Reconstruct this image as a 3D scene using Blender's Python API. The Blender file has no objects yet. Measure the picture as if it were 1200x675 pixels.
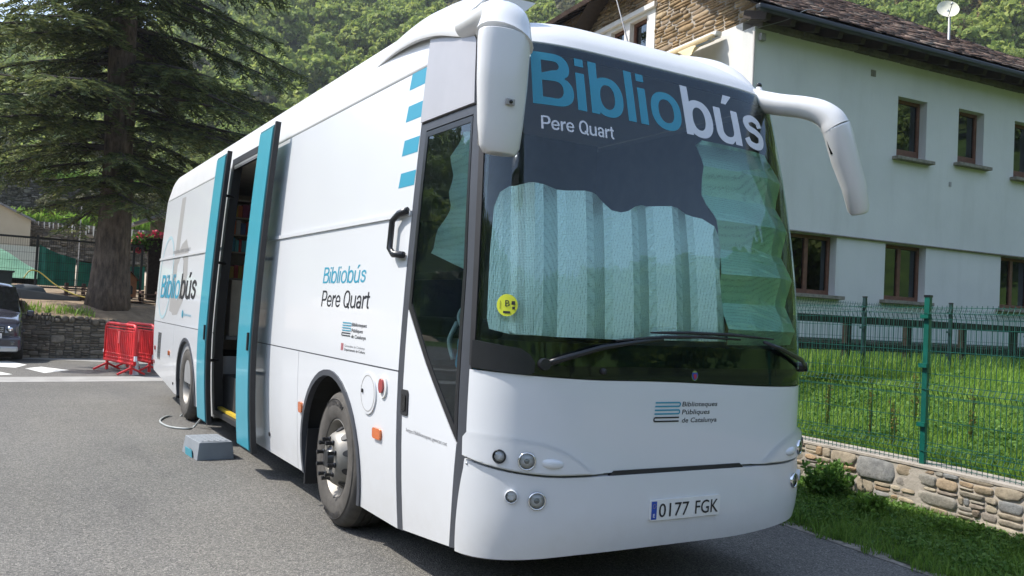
import bpy, bmesh, math, random
import numpy as np
from mathutils import Vector, Matrix
from mathutils.geometry import tessellate_polygon
sc=bpy.context.scene; COL=sc.collection
R=math.radians; PI=math.pi
rng=random.Random(7); nr=np.random.default_rng(11)

# ---------------------------------------------------------------- materials
def newmat(name):
    m=bpy.data.materials.new(name); m.use_nodes=True
    nt=m.node_tree; b=nt.nodes['Principled BSDF']; return m,nt,b
def nd(nt,t,**k):
    n=nt.nodes.new(t)
    for a,v in k.items():
        if a.startswith('i_'): n.inputs[a[2:].replace('_',' ')].default_value=v
        else: setattr(n,a,v)
    return n
def lk(nt,a,b): nt.links.new(a,b)
def coords(nt,scale=(1,1,1),kind='Object'):
    tc=nd(nt,'ShaderNodeTexCoord'); mp=nd(nt,'ShaderNodeMapping'); mp.inputs['Scale'].default_value=scale
    lk(nt,tc.outputs[kind],mp.inputs['Vector']); return mp.outputs['Vector']
def ramp(nt,fac,stops):
    r=nd(nt,'ShaderNodeValToRGB'); e=r.color_ramp.elements
    while len(e)<len(stops): e.new(.5)
    for i,(p,c) in enumerate(stops): e[i].position=p; e[i].color=(*c,1) if len(c)==3 else c
    lk(nt,fac,r.inputs['Fac']); return r.outputs['Color']
def bump(nt,b,h,dist=.01,strength=.5):
    bp=nd(nt,'ShaderNodeBump'); bp.inputs['Distance'].default_value=dist; bp.inputs['Strength'].default_value=strength
    lk(nt,h,bp.inputs['Height']); lk(nt,bp.outputs['Normal'],b.inputs['Normal'])
def noise(nt,vec,scale,detail=4,rough=.55):
    n=nd(nt,'ShaderNodeTexNoise'); n.inputs['Scale'].default_value=scale; n.inputs['Detail'].default_value=detail; n.inputs['Roughness'].default_value=rough
    if vec is not None: lk(nt,vec,n.inputs['Vector'])
    return n.outputs['Fac']
def simple(name,col,rough=.5,metal=0.,var=.12,vs=6.,bm=0.,bs=40.,coat=0.,spec=None):
    m,nt,b=newmat(name); v=coords(nt)
    f=noise(nt,v,vs)
    a=[max(0,c*(1-var)) for c in col]; d=[min(1,c*(1+var)) for c in col]
    lk(nt,ramp(nt,f,[(.3,a),(.7,d)]),b.inputs['Base Color'])
    b.inputs['Roughness'].default_value=rough; b.inputs['Metallic'].default_value=metal
    if coat: b.inputs['Coat Weight'].default_value=coat; b.inputs['Coat Roughness'].default_value=.05
    if spec is not None: b.inputs['Specular IOR Level'].default_value=spec
    if bm: bump(nt,b,noise(nt,v,bs,3),bm,.6)
    return m
M={}
M['white']=simple('white_coach_paint',(.66,.675,.695),.30,var=.012,vs=1.5,coat=.45)
# faint road dirt low on the coach, a real film of dust
def dirty(m,z0,z1,col,amt):
    nt=m.node_tree; b=nt.nodes['Principled BSDF']; tc=nd(nt,'ShaderNodeTexCoord'); sp=nd(nt,'ShaderNodeSeparateXYZ'); lk(nt,tc.outputs['Object'],sp.inputs[0])
    mr=nd(nt,'ShaderNodeMapRange'); mr.inputs['From Min'].default_value=z0; mr.inputs['From Max'].default_value=z1; mr.inputs['To Min'].default_value=amt; mr.inputs['To Max'].default_value=.0
    lk(nt,sp.outputs['Z'],mr.inputs['Value'])
    n=noise(nt,tc.outputs['Object'],9,6,.7); mu=nd(nt,'ShaderNodeMath',operation='MULTIPLY'); lk(nt,mr.outputs[0],mu.inputs[0]); lk(nt,n,mu.inputs[1])
    mx=nd(nt,'ShaderNodeMixRGB'); mx.inputs['Color2'].default_value=(*col,1); lk(nt,mu.outputs[0],mx.inputs['Fac'])
    src=b.inputs['Base Color'].links[0].from_socket; lk(nt,src,mx.inputs['Color1']); lk(nt,mx.outputs[0],b.inputs['Base Color'])
dirty(M['white'],.25,.9,(.42,.38,.33),.45)
_nt=M['white'].node_tree; bump(_nt,_nt.nodes['Principled BSDF'],noise(_nt,coords(_nt),1.7,2),.010,.10)
M['mirrorw']=simple('white_mirror_shell',(.70,.70,.70),.28,var=.01,coat=.4)
M['roofw']=simple('white_roof_paint',(.70,.70,.70),.35,var=.03,vs=3,coat=.2)
M['grey']=simple('grey_panel',(.36,.35,.36),.35,var=.04,coat=.3)
M['teal']=simple('teal_paint',(.04,.31,.40),.4,var=.03,coat=.3)
M['tealdk']=simple('teal_seal',(.03,.15,.18),.6)
M['black']=simple('black_rubber',(.018,.018,.02),.55,var=.2)
M['trim']=simple('dark_trim',(.055,.06,.072),.42,var=.1)
M['gloss']=simple('gloss_black',(.008,.009,.010),.06,var=.1)
M['satin']=simple('satin_black',(.014,.015,.018),.3,var=.2)
M['cyan']=simple('cyan_vinyl',(.03,.27,.39),.45,var=.02)
M['whitev']=simple('white_vinyl',(.66,.68,.74),.5,var=.02)
M['inkblk']=simple('black_vinyl',(.012,.012,.016),.5,var=.1)
M['inkgrey']=simple('grey_vinyl',(.33,.32,.31),.45,var=.02)
M['inkdgrey']=simple('dark_grey_vinyl',(.22,.22,.23),.5,var=.02)
M['palecyan']=simple('pale_cyan_vinyl',(.36,.50,.54),.45,var=.02)
M['redv']=simple('red_vinyl',(.45,.03,.05),.5)
M['chrome']=simple('chrome',(.75,.76,.78),.12,1.,var=.03)
M['alu']=simple('wheel_aluminium',(.26,.245,.22),.5,.45,var=.12,vs=9)
M['tyre']=simple('tyre_rubber',(.075,.068,.06),.85,var=.25,vs=14,bm=.002,bs=60)
M['tyred']=simple('tyre_tread',(.035,.033,.031),.9,var=.25,vs=14,bm=.004,bs=60)
M['lining']=simple('interior_lining',(.26,.26,.26),.8)
M['linlite']=simple('interior_beige',(.45,.41,.33),.8)
M['seat']=simple('seat_cloth',(.04,.05,.09),.9,bm=.003)
M['yellow']=simple('yellow_edge',(.55,.38,.03),.5)
M['under']=simple('underbody',(.02,.02,.02),.9)
M['orange']=simple('orange_lens',(.60,.13,.015),.15,coat=1)
M['redlens']=simple('red_lens',(.35,.02,.02),.15,coat=1)
M['greylens']=simple('grey_lens',(.25,.26,.27),.08,coat=1)
M['platew']=simple('plate_white',(.72,.72,.70),.4,var=.02)
M['blueeu']=simple('plate_blue',(.01,.06,.35),.4)
M['stick']=simple('sticker_yellow',(.55,.60,.03),.5)
M['stool']=simple('stool_grey',(.22,.24,.26),.65,var=.08,bm=.001,bs=200)
M['hose']=simple('cable_grey',(.33,.35,.34),.5)
M['barrier']=simple('red_plastic',(.62,.025,.03),.42,var=.12,vs=8)
M['barl']=simple('red_reflector',(.75,.12,.12),.3,var=.05)
M['wireg']=simple('green_coated_wire',(.012,.075,.06),.35,var=.2,vs=20)
M['postg']=simple('green_post',(.004,.095,.070),.35,var=.15,vs=10,coat=.2)
M['darkpost']=simple('dark_green_post',(.01,.035,.035),.4)
M['wood']=simple('dark_stained_wood',(.030,.022,.018),.85,var=.35,vs=12,bm=.003,spec=.08)
M['brown']=simple('brown_window_frame',(.14,.062,.036),.55,var=.25,vs=14,bm=.001)
M['reveal']=simple('painted_reveal',(.50,.50,.50),.85,var=.05)
M['sill']=simple('stone_sill',(.22,.20,.16),.9,var=.3,vs=14,bm=.006)
M['gutter']=simple('dark_gutter',(.014,.018,.022),.4)
M['beam']=simple('rafter_wood',(.035,.024,.018),.8,var=.3,vs=10)
M['mortar']=simple('mortar',(.36,.32,.27),.95,var=.2,vs=8,bm=.01,bs=30)
M['mortard']=simple('mortar_dark',(.11,.10,.085),.95,var=.3,vs=8,bm=.01,bs=30)
M['awn']=simple('cream_awning_cloth',(.62,.50,.30),.85,var=.08)
M['dish']=simple('dish_cream',(.75,.72,.58),.5)
M['steel']=simple('galvanised_steel',(.42,.43,.44),.45,.6)
def barkmat():
    m,nt,b=newmat('conifer_bark'); v=coords(nt,(1,1,.28)); f=noise(nt,v,9,8,.7); v2=coords(nt); f2=noise(nt,v2,1.6,4)
    c1=ramp(nt,f,[(.32,(.045,.034,.028)),(.5,(.13,.10,.08)),(.72,(.24,.19,.155))]); mx=nd(nt,'ShaderNodeMixRGB',blend_type='MULTIPLY'); mx.inputs['Fac'].default_value=.8; lk(nt,c1,mx.inputs['Color1']); lk(nt,ramp(nt,f2,[(.35,(.7,.7,.7)),(.62,(1.25,1.2,1.15))]),mx.inputs['Color2']); lk(nt,mx.outputs[0],b.inputs['Base Color']); b.inputs['Roughness'].default_value=.95; bump(nt,b,f,.07,.9); return m
M['bark']=barkmat()
M['twig']=simple('branch_bark',(.05,.04,.034),.95)
M['shed']=simple('beige_render',(.42,.37,.28),.9,var=.06,vs=1)
M['net']=simple('green_net',(.02,.22,.16),.7,var=.18,vs=4,bm=.02,bs=8)
M['netl']=simple('green_sheet_on_heap',(.16,.33,.21),.85,var=.2,vs=1.2,bm=.05,bs=4)
M['hopper']=simple('grey_metal_hopper',(.085,.095,.105),.55,var=.12,vs=3)
M['bin']=simple('black_bin',(.02,.03,.03),.5)
M['pallet']=simple('rusty_brown_wood',(.09,.045,.035),.85,var=.3)
M['kennel']=simple('orange_wood',(.26,.10,.035),.7,var=.2,bm=.005)
M['yhose']=simple('yellow_hose',(.45,.36,.06),.5)
M['slate_hut']=simple('hut_slate',(.16,.16,.17),.7,var=.2)
M['flower']=simple('red_petals',(.75,.08,.16),.7,var=.2)
M['white_p']=simple('pale_wall_paint',(.55,.54,.50),.9,var=.05)
M['carp']=simple('dark_car_paint',(.035,.035,.05),.2,var=.05,coat=1)
M['carpl']=simple('car_plastic',(.06,.062,.065),.6)
M['rock']=simple('kerb_gravel',(.22,.20,.17),.95,var=.4,vs=20,bm=.01)

def glass(name,tint,fmul=1.,rough=0.,base=.03):
    m,nt,b=newmat(name); nt.nodes.remove(b); out=nt.nodes['Material Output']
    t=nd(nt,'ShaderNodeBsdfTransparent'); t.inputs[0].default_value=(*tint,1)
    g=nd(nt,'ShaderNodeBsdfGlossy'); g.inputs['Roughness'].default_value=rough; g.inputs['Color'].default_value=(.82,.93,1,1)
    fr=nd(nt,'ShaderNodeFresnel'); fr.inputs['IOR'].default_value=1.52
    ma=nd(nt,'ShaderNodeMath',operation='MULTIPLY_ADD'); ma.inputs[1].default_value=fmul; ma.inputs[2].default_value=base; lk(nt,fr.outputs[0],ma.inputs[0])
    mx=nd(nt,'ShaderNodeMixShader'); lk(nt,ma.outputs[0],mx.inputs[0]); lk(nt,t.outputs[0],mx.inputs[1]); lk(nt,g.outputs[0],mx.inputs[2])
    lk(nt,mx.outputs[0],out.inputs['Surface']); return m
M['ws']=glass('windscreen_glass',(.82,.95,.91),.85,0,.024)
M['dg']=glass('door_glass',(.72,.92,.88),1.0,0,.01)
M['lensglass']=glass('lamp_glass',(.95,.95,.95),1.)
M['houseglass']=glass('house_glass',(.16,.2,.21),1.3,0,.05)
M['carglass']=glass('car_glass',(.2,.22,.22),1.)
def foil(name,k=(1,1,1),metal=.85):
    m,nt,b=newmat(name); v=coords(nt,(1,1,1))
    vo=nd(nt,'ShaderNodeTexVoronoi'); vo.inputs['Scale'].default_value=115; vo.inputs['Randomness'].default_value=.25; lk(nt,v,vo.inputs['Vector'])
    kk=lambda c:tuple(x*y for x,y in zip(c,k)); lk(nt,ramp(nt,vo.outputs['Distance'],[(0,kk((.88,.95,.93))),(.55,kk((.80,.90,.88))),(.75,kk((.42,.52,.50)))]),b.inputs['Base Color'])
    b.inputs['Metallic'].default_value=metal; b.inputs['Roughness'].default_value=.30
    bump(nt,b,vo.outputs['Distance'],.004,.55); return m
M['foil']=foil('bubble_foil',metal=.75); M['foil2']=foil('green_reflection_foil',(.78,.98,.84),.75); M['foil3']=foil('pale_foil',(.95,1,1),.25)  # foil2: green cast of reflected greenery is painted into its base colour
def asphalt():
    m,nt,b=newmat('asphalt'); v=coords(nt)
    n1=noise(nt,v,.35,5,.6); vo=nd(nt,'ShaderNodeTexVoronoi'); vo.inputs['Scale'].default_value=105; lk(nt,v,vo.inputs['Vector'])
    n3=noise(nt,v,55,3,.7)
    base=ramp(nt,n1,[(.3,(.125,.122,.115)),(.72,(.165,.160,.150))])
    sp=nd(nt,'ShaderNodeSeparateColor'); lk(nt,vo.outputs['Color'],sp.inputs[0])
    gr=ramp(nt,sp.outputs[0],[(.0,(.38,.38,.38)),(.35,(.80,.79,.77)),(.75,(1.12,1.10,1.06)),(1,(1.95,1.9,1.8))])
    mx=nd(nt,'ShaderNodeMixRGB',blend_type='MULTIPLY'); mx.inputs['Fac'].default_value=.8; lk(nt,base,mx.inputs['Color1']); lk(nt,gr,mx.inputs['Color2'])
    # dark bitumen stains and a few patches
    vt=coords(nt,(1.0,.16,1)); n2=noise(nt,vt,1.1,6,.65); st=ramp(nt,n2,[(.28,(.66,.66,.68)),(.42,(.96,.96,.96)),(.62,(1.06,1.05,1.02))])
    m2=nd(nt,'ShaderNodeMixRGB',blend_type='MULTIPLY'); m2.inputs['Fac'].default_value=.8; lk(nt,mx.outputs[0],m2.inputs['Color1']); lk(nt,st,m2.inputs['Color2'])
    lk(nt,m2.outputs[0],b.inputs['Base Color']); b.inputs['Roughness'].default_value=.92; b.inputs['Specular IOR Level'].default_value=.3
    ad=nd(nt,'ShaderNodeMath',operation='ADD'); lk(nt,vo.outputs['Distance'],ad.inputs[0]); lk(nt,n3,ad.inputs[1])
    bump(nt,b,ad.outputs[0],.008,.7); return m
M['asphalt']=asphalt()
def leaf(name,c1,c2,c3,trans=.35,objvar=.35,rough=.6,dead=None):
    m,nt,b=newmat(name); out=nt.nodes['Material Output']
    g=nd(nt,'ShaderNodeNewGeometry'); oi=nd(nt,'ShaderNodeObjectInfo')
    st=[(0,c1),(.55,c2),(1,c3)]
    col=ramp(nt,g.outputs['Random Per Island'],st)
    mr=nd(nt,'ShaderNodeMapRange'); mr.inputs['To Min'].default_value=1-objvar; mr.inputs['To Max'].default_value=1+objvar; lk(nt,oi.outputs['Random'],mr.inputs['Value'])
    hs=nd(nt,'ShaderNodeHueSaturation'); lk(nt,col,hs.inputs['Color']); lk(nt,mr.outputs[0],hs.inputs['Value'])
    mh=nd(nt,'ShaderNodeMapRange'); mh.inputs['To Min'].default_value=.5-.045*objvar; mh.inputs['To Max'].default_value=.5+.035*objvar
    sx=nd(nt,'ShaderNodeMath',operation='FRACT'); m7=nd(nt,'ShaderNodeMath',operation='MULTIPLY'); m7.inputs[1].default_value=7.3; lk(nt,oi.outputs['Random'],m7.inputs[0]); lk(nt,m7.outputs[0],sx.inputs[0]); lk(nt,sx.outputs[0],mh.inputs['Value']); lk(nt,mh.outputs[0],hs.inputs['Hue'])
    lk(nt,hs.outputs[0],b.inputs['Base Color']); b.inputs['Roughness'].default_value=rough; b.inputs['Specular IOR Level'].default_value=.25
    t=nd(nt,'ShaderNodeBsdfTranslucent'); lk(nt,hs.outputs[0],t.inputs['Color'])
    mx=nd(nt,'ShaderNodeMixShader'); mx.inputs[0].default_value=trans; lk(nt,b.outputs[0],mx.inputs[1]); lk(nt,t.outputs[0],mx.inputs[2]); lk(nt,mx.outputs[0],out.inputs['Surface'])
    return m
M['needles']=leaf('conifer_needles',(.07,.10,.042),(.12,.155,.058),(.23,.25,.085),.38,.0)
M['broad']=leaf('broadleaf_light',(.15,.22,.045),(.24,.31,.065),(.34,.39,.10),.5,.30)
M['olive']=leaf('scrub_olive',(.10,.11,.055),(.15,.15,.065),(.22,.20,.09),.3,.28)
M['goldleaf']=leaf('turning_leaves',(.12,.13,.03),(.20,.17,.05),(.30,.20,.06),.4,.2)
M['grass']=leaf('grass_blades',(.12,.23,.028),(.19,.34,.045),(.31,.42,.08),.45,.0)
M['grassd']=leaf('verge_blades',(.09,.175,.026),(.14,.26,.038),(.20,.32,.05),.4,.0)
M['weed']=leaf('weed_leaves',(.055,.13,.022),(.09,.19,.03),(.16,.27,.06),.4,.0)
def soil(name,a,b_,sc_=3):
    m,nt,b=newmat(name); v=coords(nt); f=noise(nt,v,sc_,8,.65)
    lk(nt,ramp(nt,f,[(.3,a),(.7,b_)]),b.inputs['Base Color']); b.inputs['Roughness'].default_value=.95; b.inputs['Specular IOR Level'].default_value=.1
    bump(nt,b,noise(nt,v,sc_*6,5),.04,.6); return m
M['soil']=soil('bed_soil',(.19,.14,.095),(.34,.26,.18))
M['meadow']=soil('meadow_soil',(.04,.075,.018),(.075,.11,.03),4)
M['hill']=soil('hill_ground',(.03,.055,.016),(.10,.15,.035),.45)
M['dirt']=soil('pale_dirt',(.38,.31,.22),(.55,.47,.36),.8)
M['paint']=simple('road_paint',(.62,.62,.58),.8,var=.18,vs=5)
M['concrete']=simple('concrete_band',(.30,.29,.27),.9,var=.15,vs=3)
def stonemat(name,stops,bs=18,bd=.012):
    m,nt,b=newmat(name); g=nd(nt,'ShaderNodeNewGeometry'); v=coords(nt)
    c=ramp(nt,g.outputs['Random Per Island'],stops); f=noise(nt,v,bs,8,.7)
    mx=nd(nt,'ShaderNodeMixRGB',blend_type='MULTIPLY'); mx.inputs['Fac'].default_value=.75; lk(nt,c,mx.inputs['Color1'])
    lk(nt,ramp(nt,f,[(.3,(.55,.52,.50)),(.65,(1.15,1.12,1.08))]),mx.inputs['Color2'])
    f2=noise(nt,v,3,5,.6); m2=nd(nt,'ShaderNodeMixRGB',blend_type='MULTIPLY'); m2.inputs['Fac'].default_value=.6; lk(nt,mx.outputs[0],m2.inputs['Color1']); lk(nt,ramp(nt,f2,[(.35,(.7,.72,.7)),(.6,(1.1,1.05,.95))]),m2.inputs['Color2'])
    lk(nt,m2.outputs[0],b.inputs['Base Color']); b.inputs['Roughness'].default_value=.92; b.inputs['Specular IOR Level'].default_value=.2
    bump(nt,b,f,bd,.8); return m
M['stoneL']=stonemat('pale_rubble_stone',[(0,(.33,.28,.21)),(.3,(.30,.29,.27)),(.55,(.42,.37,.29)),(.8,(.36,.26,.17)),(1,(.24,.25,.26))])
M['stoneG']=stonemat('grey_dry_stone',[(0,(.12,.11,.095)),(.4,(.20,.18,.155)),(.8,(.29,.26,.22)),(1,(.16,.15,.13))],10)
M['stoneB']=stonemat('brown_gable_stone',[(0,(.24,.17,.10)),(.35,(.34,.25,.15)),(.7,(.28,.22,.16)),(1,(.46,.36,.24))],14)
M['slate']=stonemat('roof_slate',[(0,(.075,.05,.045)),(.5,(.15,.105,.092)),(.85,(.23,.17,.15)),(1,(.36,.30,.27))],12)
M['stoneP']=stonemat('plinth_stone',[(0,(.10,.09,.075)),(.5,(.17,.155,.13)),(1,(.13,.12,.11))],14)
def plaster():
    m,nt,b=newmat('house_plaster'); v=coords(nt); f=noise(nt,v,.7,6,.6)
    vs2=coords(nt,(1.6,1.6,.22)); f2=noise(nt,vs2,1.5,6,.7)
    mxp=nd(nt,'ShaderNodeMixRGB',blend_type='MULTIPLY'); mxp.inputs['Fac'].default_value=.4; lk(nt,ramp(nt,f,[(.3,(.60,.60,.575)),(.7,(.68,.675,.65))]),mxp.inputs['Color1']); lk(nt,ramp(nt,f2,[(.32,(.86,.86,.84)),(.5,(1,1,1))]),mxp.inputs['Color2']); lk(nt,mxp.outputs[0],b.inputs['Base Color']); b.inputs['Roughness'].default_value=.92
    bump(nt,b,noise(nt,v,25,5),.006,.35); return m
M['plaster']=plaster()
M['plasterw']=simple('white_plaster',(.70,.68,.64),.9,var=.05,bm=.003)

# ---------------------------------------------------------------- object helpers
def link(o,parent=None):
    COL.objects.link(o)
    if parent is not None: o.parent=parent
    return o
def tag(o,label=None,cat=None,group=None,kind=None):
    if label: o['label']=label
    if cat: o['category']=cat
    if group: o['group']=group
    if kind: o['kind']=kind
    return o
def thing(name,label,cat,loc=(0,0,0),rz=0,group=None):
    o=bpy.data.objects.new(name,None); o.empty_display_size=.3; link(o); o.location=loc; o.rotation_euler=(0,0,rz)
    return tag(o,label,cat,group)
def obj(name,me,mat,parent=None,smooth=False,mats=None):
    o=bpy.data.objects.new(name,me)
    for mm in (mats or [mat]): me.materials.append(mm)
    if smooth:
        me.polygons.foreach_set('use_smooth',[True]*len(me.polygons))
    return link(o,parent)
def mod_bevel(o,w,seg=2,ang=35):
    b=o.modifiers.new('b','BEVEL'); b.width=w; b.segments=seg; b.limit_method='ANGLE'; b.angle_limit=R(ang); return o
def mod_sub(o,n=2):
    b=o.modifiers.new('s','SUBSURF'); b.levels=n; b.render_levels=n; return o
def mod_solid(o,t,off=-1):
    b=o.modifiers.new('t','SOLIDIFY'); b.thickness=t; b.offset=off; return o
class MB:
    def __init__(s): s.v=[]; s.f=[]; s.mi=[]
    def add(s,vs,fs,mi=0):
        n=len(s.v); s.v+= [tuple(v) for v in vs]; s.f+=[tuple(i+n for i in f) for f in fs]; s.mi+=[mi]*len(fs); return s
    def box(s,c,d,rz=0,mi=0,M4=None):
        x,y,z=[k/2 for k in d]; P_=[(-x,-y,-z),(x,-y,-z),(x,y,-z),(-x,y,-z),(-x,-y,z),(x,-y,z),(x,y,z),(-x,y,z)]
        if M4 is None: M4=Matrix.Translation(c)@Matrix.Rotation(rz,4,'Z')
        else: M4=Matrix.Translation(c)@M4
        return s.add([M4@Vector(p) for p in P_],[(0,3,2,1),(4,5,6,7),(0,1,5,4),(1,2,6,5),(2,3,7,6),(3,0,4,7)],mi)
    def bar(s,a,b,w,h=None,mi=0,up=(0,0,1)):
        h=h or w; a=Vector(a); b=Vector(b); d=(b-a); L=d.length
        if L<1e-6: return s
        d.normalize(); u=Vector(up)
        if abs(d.dot(u))>.98: u=Vector((0,1,0))
        r=d.cross(u).normalized(); u=r.cross(d)
        vs=[]
        for p in (a,b):
            for sx,sz in ((-1,-1),(1,-1),(1,1),(-1,1)): vs.append(p+r*sx*w/2+u*sz*h/2)
        return s.add(vs,[(0,3,2,1),(4,5,6,7),(0,1,5,4),(1,2,6,5),(2,3,7,6),(3,0,4,7)],mi)
    def tube(s,path,rad,n=8,mi=0,cap=True,sy=1.,side=None):
        path=[Vector(p) for p in path]; N_=len(path); rad=rad if hasattr(rad,'__len__') else [rad]*N_
        base=len(s.v); pu=None
        for i,p in enumerate(path):
            d=(path[min(i+1,N_-1)]-path[max(i-1,0)]).normalized()
            if side is not None: u=Vector(side)
            else: u=pu if pu is not None else (Vector((0,0,1)) if abs(d.z)<.9 else Vector((0,1,0)))
            u=(u-d*u.dot(d)).normalized(); pu=u; r=d.cross(u)
            for k in range(n):
                a=2*PI*k/n; s.v.append(tuple(p+(u*math.cos(a)+r*math.sin(a)*sy)*rad[i]))
        for i in range(N_-1):
            for k in range(n):
                a=base+i*n+k; b=base+i*n+(k+1)%n; s.f.append((a,b,b+n,a+n)); s.mi.append(mi)
        if cap:
            s.f.append(tuple(base+k for k in range(n))[::-1]); s.f.append(tuple(base+(N_-1)*n+k for k in range(n))); s.mi+=[mi,mi]
        return s
    def lathe(s,prof,c,axis='X',n=32,mi=0,sgn=1,close=False):
        base=len(s.v); c=Vector(c)
        for (r,h) in prof:
            for k in range(n):
                a=2*PI*k/n
                if axis=='X': p=(h*sgn,r*math.cos(a),r*math.sin(a))
                elif axis=='Y': p=(r*math.cos(a),h*sgn,r*math.sin(a))
                else: p=(r*math.cos(a),r*math.sin(a),h*sgn)
                s.v.append(tuple(c+Vector(p)))
        for i in range(len(prof)-1):
            for k in range(n):
                a=base+i*n+k; b=base+i*n+(k+1)%n; s.f.append((a,b,b+n,a+n)); s.mi.append(mi)
        return s
    def prism(s,pts,z0,z1,M4=None,mi=0):
        n=len(pts); M4=M4 or Matrix()
        vs=[M4@Vector((x,y,z0)) for x,y in pts]+[M4@Vector((x,y,z1)) for x,y in pts]
        return s.add(vs,[tuple(range(n))[::-1],tuple(range(n,2*n))]+[(i,(i+1)%n,(i+1)%n+n,i+n) for i in range(n)],mi)
    def build(s,name,mat,parent=None,smooth=False,mats=None,fix=True):
        me=bpy.data.meshes.new(name); me.from_pydata(s.v,[],s.f)
        if max(s.mi,default=0)>0: me.polygons.foreach_set('material_index',s.mi)
        if fix:
            bm=bmesh.new(); bm.from_mesh(me); bmesh.ops.recalc_face_normals(bm,faces=bm.faces); bm.to_mesh(me); bm.free()
        me.update(); return obj(name,me,mat,parent,smooth,mats)
def npmesh(name,V,F,mat,parent=None,mi=None,mats=None,smooth=False):
    V=np.asarray(V,dtype=np.float32); F=np.asarray(F,dtype=np.int32); k=F.shape[1]
    me=bpy.data.meshes.new(name); me.vertices.add(len(V)); me.vertices.foreach_set('co',V.ravel())
    me.loops.add(F.size); me.loops.foreach_set('vertex_index',F.ravel()); me.polygons.add(len(F))
    me.polygons.foreach_set('loop_start',np.arange(0,F.size,k,dtype=np.int32))
    if mi is not None: me.polygons.foreach_set('material_index',np.asarray(mi,dtype=np.int32))
    me.update(calc_edges=True)
    return obj(name,me,mat,parent,smooth,mats)
def autosmooth(o,ang=40):
    me=o.data; me.polygons.foreach_set('use_smooth',[True]*len(me.polygons))
    bm=bmesh.new(); bm.from_mesh(me)
    for e in bm.edges:
        if len(e.link_faces)==2 and e.calc_face_angle(0)>R(ang): e.smooth=False
    bm.to_mesh(me); bm.free(); return o
def copy_tree(o,parent=None,depth=0):
    c=o.copy(); COL.objects.link(c); c.parent=parent
    for ch in list(o.children): copy_tree(ch,c,depth+1)
    return c
CAMV=[-3.482070072830781, -3.783346871976138, 1.6612071528156152, 0.5371474807011962, 0.03141150059576101, 0.05052326977359651, 1000.0084741172557]
W=1.275; L=11.75; YC=.5; NX=6
def _mkplan():
    pts=[]
    # from centre (0,0) along +x : superellipse to (W,YC)
    N=240
    for i in range(N+1):
        t=(i/N)*math.pi/2
        x=W*math.sin(t)**(2/NX) if i else 0.0; y=YC-YC*math.cos(t)**(1.0) if i<N else YC
        # superellipse: (x/W)^NX + ((YC-y)/YC)^2 = 1
        pts.append((x,y))
    y=YC
    while y<L-.3: y=min(y+.05,L-.3); pts.append((W,y))
    for i in range(1,13):
        a=i/12*math.pi/2; pts.append((W-.3+.3*math.cos(a), L-.3+.3*math.sin(a)))
    pts.append((0,L))
    # subdivide first segment
    out=[pts[0]]
    for p in pts[1:]:
        q=out[-1]; d=math.dist(p,q); n=max(1,int(d/.03))
        for k in range(1,n+1): out.append((q[0]+(p[0]-q[0])*k/n,q[1]+(p[1]-q[1])*k/n))
    s=[0.0]
    for a,b in zip(out,out[1:]): s.append(s[-1]+math.dist(a,b))
    return out,s
PLAN,PS=_mkplan(); SMAX=PS[-1]
def plan(s):
    sg=1 if s>=0 else -1; s=min(abs(s),SMAX)
    lo,hi=0,len(PS)-1
    while hi-lo>1:
        m=(lo+hi)//2
        if PS[m]<=s: lo=m
        else: hi=m
    f=(s-PS[lo])/max(1e-9,PS[hi]-PS[lo]); a,b=PLAN[lo],PLAN[hi]
    return sg*(a[0]+(b[0]-a[0])*f), a[1]+(b[1]-a[1])*f
def sst(a,b,x):
    t=min(1,max(0,(x-a)/(b-a))); return t*t*(3-2*t)
def halfw(z):
    if z<1.25: return 1.288-.055*((1.25-z)/1.0)**2
    return 1.288-.095*((z-1.25)/2.0)**1.5
def rake(z):
    r=0.
    if z>1.25: r=.02*(z-1.25)+.075*(z-1.25)**2
    if z<.62: r=.55*(.62-z)**2
    return r
def P(s,z):
    X,Y=plan(s)
    x=X*halfw(z)/W
    tp=.02*max(0,(2.2-Y)/2.2)**2
    x-=math.copysign(min(abs(x),tp*abs(X)/W),x)
    y=Y+rake(z)*(1-sst(.0,.75,Y))
    return (x,y,z)
def N(s,z,side=0):
    e=.004
    a,b=P(s-e,z),P(s+e,z); c,d=P(s,z-e),P(s,z+e)
    u=[b[i]-a[i] for i in range(3)]; v=[d[i]-c[i] for i in range(3)]
    n=[u[1]*v[2]-u[2]*v[1],u[2]*v[0]-u[0]*v[2],u[0]*v[1]-u[1]*v[0]]
    l=math.sqrt(sum(k*k for k in n)) or 1
    return [k/l for k in n]
def S_side(y): # s value (negative side = bus's right, image left) for reference plan y on the straight side
    lo,hi=0,SMAX
    for i,(p,s) in enumerate(zip(PLAN,PS)):
        if p[1]>=y: 
            q=PLAN[i-1]; f=(y-q[1])/max(1e-9,p[1]-q[1]); return -(PS[i-1]+f*(s-PS[i-1]))
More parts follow.
